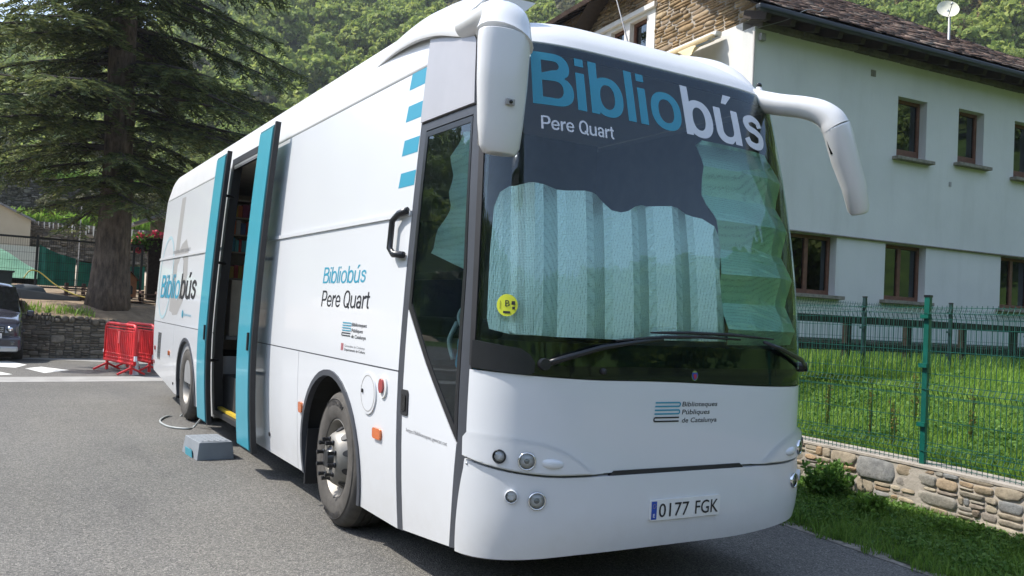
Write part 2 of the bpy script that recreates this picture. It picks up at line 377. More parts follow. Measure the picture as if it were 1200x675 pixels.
# ================================================================ THE COACH
BUS=thing('coach','large white mobile library coach with teal stripes, parked with its side doors open','coach')
def Pn(s,z,off):
    p=Vector(P(s,z))
    return p+Vector(N(s,z))*off if off else p
def patch(name,outer,mat,off=0.,th=.012,holes=(),ds=.07,dz=.2,parent=BUS,fn=None,nrm=True,edge=None,zlo=None):
    """a panel of the coach skin, its outline given in (distance round the body, height)"""
    loops=[[Vector((a,b,0)) for a,b in outer]]+[[Vector((a,b,0)) for a,b in h] for h in holes]
    pts=[p for l in loops for p in l]
    bm=bmesh.new(); vs=[bm.verts.new(p) for p in pts]
    for t in tessellate_polygon(loops):
        try: bm.faces.new([vs[i] for i in t])
        except ValueError: pass
    if not holes: bmesh.ops.dissolve_limit(bm,angle_limit=.01,verts=bm.verts,edges=bm.edges,use_dissolve_boundaries=False)
    cutgrid(bm,ds,dz)
    return finish_patch(name,bm,mat,off,th,parent,fn)
def cutgrid(bm,ds,dz):
    xs=[v.co.x for v in bm.verts]; zs=[v.co.y for v in bm.verts]
    for lo,hi,st,n in ((min(xs),max(xs),ds,(1,0,0)),(min(zs),max(zs),dz,(0,1,0))):
        k=math.floor(lo/st)+1
        while k*st<hi-1e-4:
            bmesh.ops.bisect_plane(bm,geom=bm.verts[:]+bm.edges[:]+bm.faces[:],dist=1e-5,plane_co=Vector(n)*k*st,plane_no=n); k+=1
def finish_patch(name,bm,mat,off,th,parent,fn=None,smooth=True,mats=None):
    bm.normal_update()
    for f in bm.faces:
        if f.normal.z<0: f.normal_flip()
    bm.verts.ensure_lookup_table(); bm.verts.index_update()
    V=[];NN=[];F=[];MI=[]
    offf=off if callable(off) else (lambda s,z:off)
    base=(lambda s,z:Vector(P(s,z))) if fn is None else fn
    nf=(lambda s,z:Vector(N(s,z))) if fn is None else (lambda s,z:_nfn(fn,s,z))
    for v in bm.verts:
        s,z=v.co.x,v.co.y; n=nf(s,z); V.append(base(s,z)+n*offf(s,z)); NN.append(n)
    for f in bm.faces: F.append([v.index for v in f.verts]); MI.append(f.material_index)
    if th>0:
        # thickness: rim plus inner face
        nv=len(V); inner=[V[i]-NN[i]*th for i in range(nv)]
        V+=inner; NN+=[-n for n in NN[:nv]]
        F+=[[i+nv for i in f][::-1] for f in F[:]]; MI+=MI[:]
        for e in bm.edges:
            if e.is_boundary:
                a,b=[l for l in e.link_loops][0].vert.index, e.other_vert([l for l in e.link_loops][0].vert).index
                k=len(V); d=(V[b]-V[a]).normalized(); rn=d.cross(NN[a]); 
                V+=[V[a],V[b],V[b]-NN[b]*th,V[a]-NN[a]*th]; NN+=[rn]*4; F.append([k+3,k+2,k+1,k]); MI.append([l for l in e.link_loops][0].face.material_index)
    bm.free()
    me=bpy.data.meshes.new(name); me.from_pydata([tuple(v) for v in V],[],F)
    if max(MI,default=0): me.polygons.foreach_set('material_index',MI)
    me.polygons.foreach_set('use_smooth',[True]*len(me.polygons))
    me.normals_split_custom_set_from_vertices([tuple(n) for n in NN])
    return obj(name,me,mat,parent,mats=mats)
def _nfn(fn,s,z,e=.004):
    u=fn(s+e,z)-fn(s-e,z); v=fn(s,z+e)-fn(s,z-e); n=u.cross(v)
    return n.normalized() if n.length>1e-12 else Vector((0,0,1))
def textmesh(body,mats_by_char=None,bold=.0,spacing=1.):
    c=bpy.data.curves.new('t','FONT'); c.body=body; c.offset=bold; c.space_character=spacing; c.resolution_u=3
    if mats_by_char:
        for i,mi in enumerate(mats_by_char): c.body_format[i].material_index=mi
        for k in range(max(mats_by_char)+1): c.materials.append(M['white'])
    o=bpy.data.objects.new('t',c); me=bpy.data.meshes.new_from_object(o)
    bm=bmesh.new(); bm.from_mesh(me); bpy.data.meshes.remove(me); bpy.data.objects.remove(o); bpy.data.curves.remove(c)
    return bm
def decal_text(body,s0,s1,z0,cap,mat,parent,off=.0012,shear=.0,bold=.02,mb=None,mats=None,z1=None,capref='B',name='lettering',fn=None,ds=.05,dz=.12,spacing=1.):
    """vinyl lettering: fills s0..s1, baseline z0 (z1 at the right end), capital height cap"""
    bm=textmesh(body,mb,bold,spacing)
    xs=[v.co.x for v in bm.verts]; x0,x1=min(xs),max(xs); k=(s1-s0)/(x1-x0); ky=cap/.73
    z1=z0 if z1 is None else z1
    for v in bm.verts:
        x=(v.co.x-x0)*k; y=v.co.y*ky
        v.co=Vector((s0+x+y*shear, z0+(z1-z0)*(x/(s1-s0))+y,0))
    cutgrid(bm,ds,dz)
    return finish_patch(name,bm,mat,off,0,parent,fn,mats=mats)

def bez(p,n=14):
    p=[Vector(q) for q in p]; out=[]
    q=[p[0]*2-p[1]]+p+[p[-1]*2-p[-2]]
    for i in range(1,len(q)-2):
        for k in range(n):
            t=k/n; a,b,c,d=q[i-1:i+3]
            out.append(.5*((2*b)+(c-a)*t+(2*a-5*b+4*c-d)*t*t+(-a+3*b-3*c+d)*t**3))
    out.append(p[-1]); return out
# hand-drawn grotesque letters (outlines in units of the capital height)
def _arc(cx,cy,rx,ry,a0,a1,n=18,e=2.25):
    o=[]
    for i in range(n+1):
        t=R(a0+(a1-a0)*i/n); ct,st_=math.cos(t),math.sin(t); q=(abs(ct)**e+abs(st_)**e)**(-1/e); o.append((cx+rx*q*ct,cy+ry*q*st_))
    return o
def _stroke(pts,w0,w1=None,n=6):
    p=bez([(x,y,0) for x,y in pts],n); L1=[];L2=[]
    for i,q in enumerate(p):
        t=(p[min(i+1,len(p)-1)]-p[max(i-1,0)]).normalized(); k=abs(t.x); w=(w0*(1-k)+(w1 or w0)*k)/2
        L1.append((q.x-t.y*w,q.y+t.x*w)); L2.append((q.x+t.y*w,q.y-t.x*w))
    return L1+L2[::-1]
def glyph(ch,w):
    X=.74; h=w*.80   # h: horizontal stroke
    G_={}
    if ch=='B': return .84,[([(0,0),(.44,0)]+_arc(.44,.285,.34,.285,-90,62,12)+_arc(.42,.745,.30,.255,-35,90,12)+[(0,1)],[[(w,h),(w,.53-h*.45)]+_arc(.42,.27+h*.25,.34-w,.27-h*.72,90,-90,12),[(w,.53+h*.5),(w,1-h)]+_arc(.40,.765,.30-w,.235-h,90,-90,12)])],[]
    if ch=='i': return w+.10,[([(0,0),(w,0),(w,X-.02),(0,X-.02)],[]),([(0,1-h*1.02),(w,1-h*1.02),(w,1),(0,1)],[])],[]
    if ch=='l': return w+.10,[([(0,0),(w,0),(w,1),(0,1)],[])],[]
    if ch=='b':
        a=math.degrees(math.acos((w-.385)/.345)); return .81,[([(0,0),(w*.95,0),(w*.95,.06)]+_arc(.385,.365,.345,.385,-a,a,26)+[(w,1),(0,1)],[_arc(.375,.365,.345-w,.385-h,0,360,28)[:-1]])],[]
    if ch=='o': return .82,[(_arc(.37,.365,.37,.385,0,360,34)[:-1],[_arc(.37,.365,.37-w,.385-h,0,360,28)[:-1]])],[]
    if ch in 'uú':
        r=.66; o=[(0,X-.02)]+_arc(.29,.255,.29,.27,180,290,12)+[(r-w,.075),(r-w,0),(r,0),(r,X-.02),(r-w,X-.02)]+_arc(.33,.27,r-w-.33,.27-h*.9,0,-180,12)[0:]+[(w,X-.02)]
        L0=[(o,[])]
        if ch=='ú': L0.append(([(.25,.83),(.38,.83),(.58,1.03),(.35,1.03)],[]))
        return .77,L0,[]
    if ch=='s': return .66,[(_stroke([(.55-w*.05,.50),(.50,.61),(.33,.668),(.15,.61),(.125,.52),(.19,.435),(.36,.39),(.50,.31),(.51,.20),(.44,.10),(.30,.065),(.13,.11),(.07,.22)],w*.92,h*.98),[])],[]
    if ch=='P': return .78,[([(0,0),(w,0),(w,.36),(.42,.36)]+_arc(.42,.68,.32,.32,-90,90,16)+[(0,1)],[[(w,.36+h),(w,1-h)]+_arc(.41,.68,.32-w,.32-h,90,-90,12)])],[]
    if ch=='e': return .78,[(_stroke([(.62,.20),(.52,.09),(.36,.062),(.17,.13),(.09,.34),(.14,.56),(.35,.675),(.55,.58),(.61,.42),(.62,.33)],w*.92,h),[])],[([(.10,.31),(.66,.31),(.66,.31+h*.8),(.10,.31+h*.8)],[])]
    if ch=='r': return .45,[([(0,0),(w,0),(w,.36)]+[(w+.03,.49),(w+.10,.55),(.43,.56),(.43,.74),(.34,.735),(w+.06,.68),(w,.60),(w*.96,.72),(0,.72)],[])],[]
    if ch=='Q': return .94,[(_arc(.42,.5,.42,.515,0,360,36)[:-1],[_arc(.42,.5,.42-w,.515-h,0,360,28)[:-1]])],[([(.46,.20),(.56,.30),(.86,.02),(.76,-.08)],[])]
    if ch=='a': return .70,[(_stroke([(.07,.50),(.13,.63),(.30,.68),(.46,.61),(.50,.46),(.50,.10),(.53,.0)],w,h),[])],[(_arc(.27,.20,.27,.215,0,360,24)[:-1],[_arc(.30,.205,.13,.10,0,360,16)[:-1]])]
    if ch=='t': return .46,[(_stroke([(.19,.93),(.19,.30),(.21,.12),(.30,.06),(.40,.065)],w,h),[])],[([(0,.72-h),(.40,.72-h),(.40,.72),(0,.72)],[])]
    return .34,[],[]
def sign(text,s0,s1,z0,cap,colors,parent,off=.0012,shear=0.,w=.19,z1=None,ds=.04,dz=.12,name='lettering'):
    """colors: list of (count, material)"""
    x=0; items=[]; 
    for ch in text:
        adv,l0,l1=glyph(ch,w); items.append((x,l0,l1)); x+=adv
    tot=x-.09; k=(s1-s0)/tot; z1=z0 if z1 is None else z1; i=0; first=None
    for n,mat in colors:
        for layer in (0,1):
            bm=bmesh.new(); anyf=False
            for (x,l0,l1) in items[i:i+n]:
                for outer,holes in (l0,l1)[layer]:
                    loops=[[Vector((a,b_,0)) for a,b_ in lp] for lp in [outer]+holes]; pts=[p for lp in loops for p in lp]
                    vs=[bm.verts.new((s0+(p.x+x)*k+p.y*cap*shear, z0+(z1-z0)*((p.x+x)/tot)+p.y*cap,0)) for p in pts]
                    for t in tessellate_polygon(loops):
                        try: bm.faces.new([vs[q] for q in t]); anyf=True
                        except ValueError: pass
            if not anyf: bm.free(); continue
            bmesh.ops.recalc_face_normals(bm,faces=bm.faces)
            cutgrid(bm,ds,dz); o=finish_patch(name,bm,mat,off+.0006*layer,0,parent)
        i+=n
def decal_poly(name,pts,mat,parent,off=.0012,ds=.06,dz=.2,fn=None):
    return patch(name,pts,mat,off,0,ds=ds,dz=dz,parent=parent,fn=fn)
def circ(cs,cz,rs,rz=None,n=24,a0=0,a1=360):
    rz=rz or rs
    full=abs(a1-a0)>=360
    return [(cs+rs*math.cos(R(a0+(a1-a0)*i/(n if full else n-1))),cz+rz*math.sin(R(a0+(a1-a0)*i/(n if full else n-1)))) for i in range(n)]
def rrect(s0,s1,z0,z1,r,n=5):
    o=[]
    for cx,cz,a in ((s1-r,z0+r,-90),(s1-r,z1-r,0),(s0+r,z1-r,90),(s0+r,z0+r,180)):
        for i in range(n+1): o.append((cx+r*math.cos(R(a+90*i/n)),cz+r*math.sin(R(a+90*i/n))))
    return o
K=-S_side(5.0)-5.0
def sy(y): return -(y+K)
SRE=sy(L-.3)            # where the rear corner begins
G=.004                  # half a panel gap
WAF,WAR=2.45,8.55       # axles
# ---- lower skirt, right side (left in the photo)
def arch(cy,r,cz,z0,a=None):
    o=[]; a0=math.degrees(math.asin((z0-cz)/r))
    for i in range(25):
        t=a0+(180-2*a0)*i/24; o.append((sy(cy-r*math.cos(R(t)) ) if False else sy(cy+r*math.cos(R(t))),cz+r*math.sin(R(t))))
    return o   # runs from rear (larger y) to front over the top
AF=(2.585,.69,.48); AR=(8.58,.70,.42)
def skirt(name,ya,yb,za,zb,ztop=1.26,arc=None):   # ya rear, yb front
    o=[(sy(ya)+G,ztop),(sy(ya)+G,za)]
    if arc: o+=arch(*arc,zb)
    o+=[(sy(yb)-G,zb),(sy(yb)-G,ztop)]
    return patch(name,o[::-1],M['white'],parent=BUS)
skirt('side_panel',4.42,3.39,.262,.262)
skirt('side_panel',3.39,1.27,.262,.262,arc=AF)
skirt('side_panel',4.95,4.42,.262,.262)
o=[(sy(9.55)+G,1.26),(sy(9.55)+G,.26)]+arch(*AR,.26)+[(sy(7.86),.26),(sy(7.86)+.0,.26),(sy(6.85)-G,.26),(sy(6.85)-G,1.26)]
patch('side_panel',o[::-1],M['white'])
patch('side_panel',[(sy(9.55)-G,1.26),(sy(9.55)-G,.262),(sy(10.6),.37),(sy(11.5),.46),(-SMAX+1.0,.50),(-SMAX+.02,.50),(-SMAX+.02,1.26)],M['white'])
# middle and upper bands with the roll-formed beltline between
for (ya,yb) in ((4.95,1.27),(L+9,6.85)):
    sa=sy(ya)+G if ya<L else -SMAX+.02
    patch('side_panel',[(sa,1.27),(sy(yb)-G,1.27),(sy(yb)-G,2.27),(sa,2.27)],M['white'])
    patch('side_panel',[(sa,2.295),(sy(yb)-G,2.295),(sy(yb)-G,3.248),(sa,3.248)],M['white'],off=.0)
    patch('belt_moulding',[(sa,2.266),(sy(yb)-G,2.266),(sy(yb)-G,2.299),(sa,2.299)],M['white'],off=.014,th=.03,dz=.02)
    patch('belt_moulding',[(sa,1.245),(sy(yb)-G,1.245),(sy(yb)-G,1.268),(sa,1.268)],M['trim'],off=-.001,th=.01)
# arch trims and wheel wells
for (cy,r,cz),za in ((AF,.262),(AR,.26)):
    a=arch(cy,r,cz,za); b=arch(cy,r-.045,cz,za)
    patch('wheel_arch',a[::-1]+b,M['trim'],off=.012,th=.05,ds=.5)
    w=MB()
    n=len(a)
    for i in range(n):
        y=-(a[i][0])-K; z=a[i][1]; w.v+=[(-1.24,y,z),(-.72,y,z)]
    for i in range(n-1): w.f.append((2*i,2*i+1,2*i+3,2*i+2)); w.mi.append(0)
    w.f.append(tuple(2*i+1 for i in range(n))); w.mi.append(0)
    w.build('wheel_well',M['under'],BUS,fix=False)
# ---- left side of the coach (hidden from here, seen from a step aside)
for s0,s1 in ((1.52,-sy(2.0)),):
    patch('side_panel',[(s0,.33),(-sy(1.88),.27),(-sy(1.88),1.26),(s0,1.26)],M['white'])
def lmir(pts): return [(-a,b) for a,b in pts]
o=[(sy(4.6),1.26),(sy(4.6),.262)]+arch(*AF,.262)+[(sy(1.88),.262),(sy(1.88),1.26)]
patch('side_panel',lmir(o),M['white'])
o=[(-SMAX+.02,1.26),(-SMAX+.02,.5),(sy(11.5),.46),(sy(9.6),.27),]+arch(*AR,.26)+[(sy(4.6)-G,.26),(sy(4.6)-G,1.26)]
patch('side_panel',lmir(o),M['white'])
patch('side_panel',[(1.52,1.27),(SMAX-.02,1.27),(SMAX-.02,1.75),(1.52,1.75)],M['white'])
patch('side_window',[(1.62,1.76),(-sy(L-1),1.76),(-sy(L-1),2.95),(1.62,2.95)],M['gloss'])
patch('side_panel',[(-sy(L-1)+.01,1.76),(SMAX-.02,1.76),(SMAX-.02,2.95),(-sy(L-1)+.01,2.95)],M['white'])
patch('side_panel',[(1.52,2.96),(SMAX-.02,2.96),(SMAX-.02,3.248),(1.52,3.248)],M['white'])
# ---- roof: grows out of the body line at 3.25
def inter(t,tab):
    for (a,b),(c,d) in zip(tab,tab[1:]):
        if t<=c: return b+(d-b)*(t-a)/(c-a)
    return tab[-1][1]
def smoothtab(tab):
    # monotone cubic through the table
    import bisect
    xs=[a for a,b in tab]; ys=[b for a,b in tab]; n=len(xs); d=[(ys[i+1]-ys[i])/(xs[i+1]-xs[i]) for i in range(n-1)]
    m=[d[0]]+[ (0 if d[i-1]*d[i]<=0 else 2*d[i-1]*d[i]/(d[i-1]+d[i])) for i in range(1,n-1)]+[d[-1]]
    def f(x):
        x=min(max(x,xs[0]),xs[-1]); i=min(bisect.bisect_right(xs,x)-1,n-2); h=xs[i+1]-xs[i]; t=(x-xs[i])/h
        return (2*t**3-3*t*t+1)*ys[i]+(t**3-2*t*t+t)*h*m[i]+(-2*t**3+3*t*t)*ys[i+1]+(t**3-t*t)*h*m[i+1]
    return f
zf=smoothtab([(0,3.25),(.06,3.325),(.14,3.39),(.26,3.46),(.5,3.55),(.9,3.65),(1.25,3.70)])
zs_=smoothtab([(0,3.25),(.02,3.38),(.05,3.53),(.10,3.63),(.17,3.685),(.3,3.715),(.6,3.735),(1.25,3.75)])
zr=smoothtab([(0,3.25),(.03,3.33),(.12,3.48),(.3,3.62),(.6,3.70),(1.25,3.73)])
def ROOF(s,t):     # t: inset from the rim, 0..1.25
    X,Y=plan(s); x,y,_=P(s,3.25)
    wfr=1-sst(.25,.95,Y); wre=sst(L-.5,L-.1,Y)
    z=zf(t)*wfr+zs_(t)*(1-wfr)*(1-wre)+zr(t)*wre*(1-wfr)
    k=max(0,1-t/1.25)
    yf=(1 if Y<1.3 else 1-(Y-1.3)/(L-1.3)*2)
    return Vector((x*k, y+t*yf*(.75 if Y>5 else .9), z))
def gridmesh(name,fn,us,vs,mat,parent,th=0,flip=False):
    V=[];NN=[]
    for v in vs:
        for u in us:
            V.append(fn(u,v)); NN.append(_nfn(fn,u,v,.003))
    nu=len(us); F=[]
    for j in range(len(vs)-1):
        for i in range(nu-1):
            a=j*nu+i; F.append((a,a+1,a+1+nu,a+nu))
    me=bpy.data.meshes.new(name); me.from_pydata([tuple(p) for p in V],[],F)
    me.polygons.foreach_set('use_smooth',[True]*len(me.polygons))
    return obj(name,me,mat,parent)
us=[-SMAX+.001]+[-SMAX+.05+i*.15 for i in range(int((SMAX-2.6)/.15))]
u=us[-1]
while u<2.6: u+=.05; us.append(u)
while u<SMAX-.2: u+=.15; us.append(u)
us.append(SMAX-.001)
ts=[0,.005,.012,.02,.035,.05,.07,.1,.13,.17,.21,.26,.32,.4,.5,.65,.8,.95,1.1,1.22]
rf=gridmesh('roof',ROOF,us,ts,M['roofw'],BUS); mod_solid(rf,.02)
# dark gap line under the roof rim
patch('roof_seal',[(-SMAX+.05,3.235),(-1.3,3.235),(-1.3,3.26),(-SMAX+.05,3.26)],M['inkdgrey'],off=-.004,th=.01)
# front shoulder fairings that carry the mirror arms
for sg in (-1,):
    V=[];F=[]; ny=26; prof=[(-.004,-.02),(.028,-.012),(.034,.02),(.028,.07),(.006,.13),(-.035,.19),(-.095,.235),(-.19,.26),(-.32,.265)]
    for i in range(ny+1):
        t=i/ny; y=.60+2.3*t**1.15
        crease=smoothtab([(.55,3.275),(.8,3.335),(1.14,3.425),(1.5,3.48),(2.2,3.53),(3.0,3.55)])(y)
        amp=1-sst(1.0,2.85,y)
        top=smoothtab([(.55,3.545),(.8,3.625),(1.1,3.675),(1.5,3.70),(3.,3.715)])(y)
        hw=halfw(3.25)-.005-.10*max(0,(1.0-y)/.5)**2
        for (dx,dz) in prof:
            q=dz/.265; z=crease+(top-crease)*max(q,-.05)
            x=hw+dx*(amp*.8+.2) - (1-amp)*(.035+.11*max(0,q)**2); z-=(1-amp)**2*.09; x-=(1-amp)**3*.03
            V.append((sg*x,y,z+ .0*amp))
    npf=len(prof)
    for i in range(ny):
        for j in range(npf-1): a=i*npf+j; F.append((a,a+1,a+1+npf,a+npf))
    F.append(tuple(range(npf)))
    me=bpy.data.meshes.new('f'); me.from_pydata(V,[],F); bm=bmesh.new(); bm.from_mesh(me); bmesh.ops.recalc_face_normals(bm,faces=bm.faces); bm.to_mesh(me); bm.free()
    fo=obj('roof_fairing',me,M['mirrorw'],BUS,True); autosmooth(fo,50)
# ---- underbody and inner lining
u=MB(); u.box((0,6.0,.62),(1.3,11.0,.45)); u.box((0,1.0,.50),(2.2,1.0,.2)); u.box((0,5.5,.55),(2.3,3.6,.45)); u.box((0,10.6,.75),(2.3,1.7,.4)); u.box((-.95,1.05,.31),(.34,.3,.09)); u.build('underbody',M['under'],BUS)
for s0,s1,z0,z1 in ((-SMAX+.1,sy(6.80),.5,3.2),(sy(4.98),-2.36,1.2,3.2),(1.5,SMAX-.1,.5,3.2),(-2.3,-1.5,.35,.36),(-1.35,1.5,.5,1.40),(-1.5,1.5,3.22,3.26)):
    patch('lining',[(s0,z0),(s1,z0),(s1,z1),(s0,z1)],M['lining'],off=-.03,th=.02,ds=.15)
fl=MB(); fl.box((0.2,6.2,1.2),(2.0,10.4,.04)); fl.box((-.6,6.9+2.2,1.2),(1.0,4.2,.04)); fl.box((-.6,2.9,1.2),(1.0,3.4,.04)); fl.build('cabin_floor',M['lining'],BUS)
cl=MB(); cl.box((0,7.5,3.3),(2.2,7.6,.03)); cl.build('ceiling_panel',M['linlite'],BUS)
bk=MB(); bk.box((0.15,2.6,2.1),(2.0,.04,2.3)); bk.build('cab_partition',M['lining'],BUS)
st=MB(); st.box((-.85,5.9,.36),(.7,1.7,.04)); st.box((-.62,5.9,.68),(.45,1.7,.04)); st.box((-.50,5.9,.52),(.02,1.7,.3)); st.box((-.40,5.9,.84),(.02,1.7,.3)); st.build('entry_step',M['satin'],BUS)
e=MB(); e.box((-1.19,5.9,.385),(.05,1.7,.03)); e.build('step_edge',M['yellow'],BUS)
sw=MB(); sw.box((-.85,6.83,.62),(.75,.03,.74)); sw.build('stepwell_wall',M['lining'],BUS); sw=MB(); sw.box((-.85,4.98,1.7),(.75,.03,2.9)); sw.build('stepwell_wall',M['lining'],BUS)
dk=MB(); dk.box((-.70,7.35,1.57),(.7,.5,.7)); o=dk.build('desk_unit',M['linlite'],BUS); mod_bevel(o,.01)
# door opening frame
fr=[(sy(6.80),.30),(sy(4.95),.30),(sy(4.95),3.36),(sy(6.80),3.36)]
fi=[(sy(6.70),.36),(sy(5.02),.36),(sy(5.02),3.28),(sy(6.70),3.28)]
patch('door_frame',fr,M['black'],off=.004,th=.10,holes=[fi])
patch('side_panel',[(sy(6.85),1.27),(sy(6.80),1.27),(sy(6.80),3.248),(sy(6.85),3.248)],M['trim'],off=-.002)
# ---- bookshelf with books, seen through the doorway
bs=MB(); X0,X1=-1.17,-.35
bs.box(((X0+X1)/2,8.12,2.05),(X1-X0,.02,2.1))
for x in (X0,X1): bs.box((x,7.95,2.05),(.025,.34,2.1))
shz=[1.25,1.58,1.95,2.30,2.53,2.76,3.0]
for z in shz: bs.box(((X0+X1)/2,7.95,z),(X1-X0-.025,.34,.02))
bs.build('bookshelf',M['linlite'],BUS)
# ---- the two leaves of the passenger door, swung out parallel to the side
for (y0,y1) in ((6.45,6.93),(4.42,4.92)):
    root=patch('passenger_door',[(sy(y1),.26),(sy(y0),.26),(sy(y0),3.36),(sy(y1),3.36)],M['tealdk'],off=.155,th=.045)
    patch('door_skin',[(sy(y1)+.012,.275),(sy(y0)-.012,.275),(sy(y0)-.012,3.335),(sy(y1)+.012,3.335)],M['teal'],off=.163,th=.006,parent=root)
    patch('door_seal',[(sy(y0)-.006,.24),(sy(y0)+.035,.24),(sy(y0)+.035,3.39),(sy(y0)-.006,3.39)],M['black'],off=.150,th=.05,parent=root)
    h=MB(); c=Pn(sy(y0)-.05,1.28,.17); h.box(c,(.02,.03,.17)); h.build('door_latch',M['black'],root)
    for z in (.95,2.1,2.9):
        a=MB(); yj=6.72 if y0>6 else 5.0
        a.tube([Pn(sy(y0+.12),z,.12),Pn(sy((y0+.12+yj)/2),z,.06),Pn(sy(yj),z,-.05)],.017,8); a.build('door_arm',M['black'],root,True)
# ---- front door (right front)
FD=patch('front_door',[(-2.245,.275),(-1.60,.335),(-1.512,.93),(-1.93,1.33),(-2.245,1.66)],M['white'])
patch('door_surround',[(-2.33,.262),(-2.245,.268),(-2.245,1.64),(-2.245,2.81),(-1.575,2.81),(-1.505,1.90),(-1.505,.95),(-1.60,.33),(-1.51,.345),(-1.415,.90),(-1.40,2.0),(-1.47,3.245),(-1.60,3.252),(-1.53,2.86),(-2.33,2.86)],M['trim'],off=-.002)
patch('door_window',[(-2.243,2.80),(-2.243,1.672),(-1.93,1.342),(-1.507,.94),(-1.507,1.90),(-1.577,2.80)][::1],M['dg'],off=-.004,th=0,parent=FD)
wf=[(-2.243,2.80),(-2.243,1.672),(-1.93,1.342),(-1.507,.94),(-1.507,1.90),(-1.577,2.80)]
wi=[(-2.205,2.765),(-2.205,1.70),(-1.915,1.385),(-1.54,1.03),(-1.54,1.90),(-1.605,2.765)]
patch('window_seal',wf,M['satin'],off=.001,th=.006,holes=[wi],parent=FD)
patch('window_rail',[(-2.22,1.85),(-1.52,1.85),(-1.52,1.895),(-2.22,1.895)],M['satin'],off=-.006,th=.01,parent=FD)
gp=smoothtab([(-2.33,3.475),(-2.15,3.465),(-1.95,3.425),(-1.75,3.34),(-1.61,3.262)])
patch('grey_panel',[(-2.325,2.872),(-1.54,2.872),(-1.61,3.255)]+[(s,gp(s)) for s in (-1.68,-1.75,-1.85,-1.95,-2.05,-2.15,-2.25,-2.325)],M['grey'],off=.012,th=.05)
hd=MB(); 
for z in (2.27,2.05): pass
hpts=[Pn(-2.35,2.30,.01),Pn(-2.46,2.285,.02),Pn(-2.535,2.24,.03),Pn(-2.535,2.06,.03),Pn(-2.49,2.02,.02),Pn(-2.35,2.01,.01)]
hd=MB(); hd.tube([p+Vector((-.015,0,0)) for p in hpts],[.024]*6,8,sy=.8); o=hd.build('grab_handle',M['satin'],BUS,True); 
patch('door_handle',rrect(-2.255,-2.155,1.0,1.16,.02),M['black'],off=.008,th=.01,parent=FD)
patch('handle_grip',rrect(-2.232,-2.178,1.03,1.13,.01),M['gloss'],off=.014,th=.006,parent=FD)
patch('rain_gutter',[(-2.33,3.255),(-2.20,3.255),(-2.20,3.27),(-2.33,3.27)],M['trim'],off=.002,th=.01)
# ---- windscreen and its surrounds
WS=patch('windscreen',[(-1.41,1.44),(-1.04,1.40),(1.45,1.40),(1.50,3.245),(-1.46,3.245)],M['ws'],off=0,th=0,ds=.04,dz=.08)
patch('screen_border',[(-1.42,1.38),(1.52,1.38),(1.56,3.247),(-1.47,3.247)],M['gloss'],off=-.007,th=.004,ds=.05,
   holes=[[(-1.355,1.525),(-1.36,2.4),(-1.335,2.9),(-1.25,3.19),(1.20,3.17),(1.34,2.9),(1.42,2.3),(1.44,1.525)]])
top=[(-1.47,3.249),(1.5,3.249)]
def bandz(s): return 1.355-.030*sst(-1.43,-.5,s)-.035*sst(-.5,1.0,s)
ss=[-1.405+i*.1 for i in range(30)]+[1.52]
patch('lower_black_band',[(s,bandz(s)+.004) for s in ss]+[(1.52,1.398),(-1.03,1.398),(-1.05,1.43),(-1.09,1.47),(-1.405,1.50)],M['gloss'],off=.004,th=.02,ds=.05)
patch('corner_trim',[(-1.40,1.365),(-1.05,1.345),(-1.035,1.36),(-1.03,1.41),(-1.06,1.455),(-1.11,1.485),(-1.40,1.515)],M['satin'],off=.012,th=.02,ds=.05)
patch('screen_seal',[(-1.42,1.375),(-1.385,1.375),(-1.40,3.24),(-1.46,3.24)],M['black'],off=.006,th=.02)
# ---- front panel, bumper
def seamz(s): 
    a=abs(s); return .803+ (.07*max(0,(a-.85)/.6)**1.6)
def bumz(s): return .335+.045*sst(-1.5,-.7,s)+.0*s+.06*sst(.35,1.3,s)
FP=patch('front_panel',[(s,seamz(s)+.012) for s in [-1.425]+[-1.4+.1*i for i in range(29)]+[1.50]]+[(s,bandz(s)-.003) for s in ([-1.42]+ss)[::-1]],M['white'],ds=.04,dz=.06,off=0)
bb=[-1.505]+[-1.45+.1*i for i in range(30)]+[1.52]; bt=[-1.422]+bb[2:]
BP=patch('bumper',[(s,bumz(s)) for s in bb]+[(s,seamz(s)-.004) for s in bt[::-1]],M['white'],off=lambda s,z:.012+.016*math.sin(max(0,min(1,(z-.33)/.48))*PI)**.8,th=.05,ds=.04,dz=.03)
patch('bumper_lip',[(s,bumz(s)-.03) for s in bb]+[(s,bumz(s)+.01) for s in bb[::-1]],M['satin'],off=-.03,th=.03)
patch('intake_slot',[(-.56,.792),(.50,.792),(.46,.825),(-.52,.825)],M['black'],off=.006,th=.02)
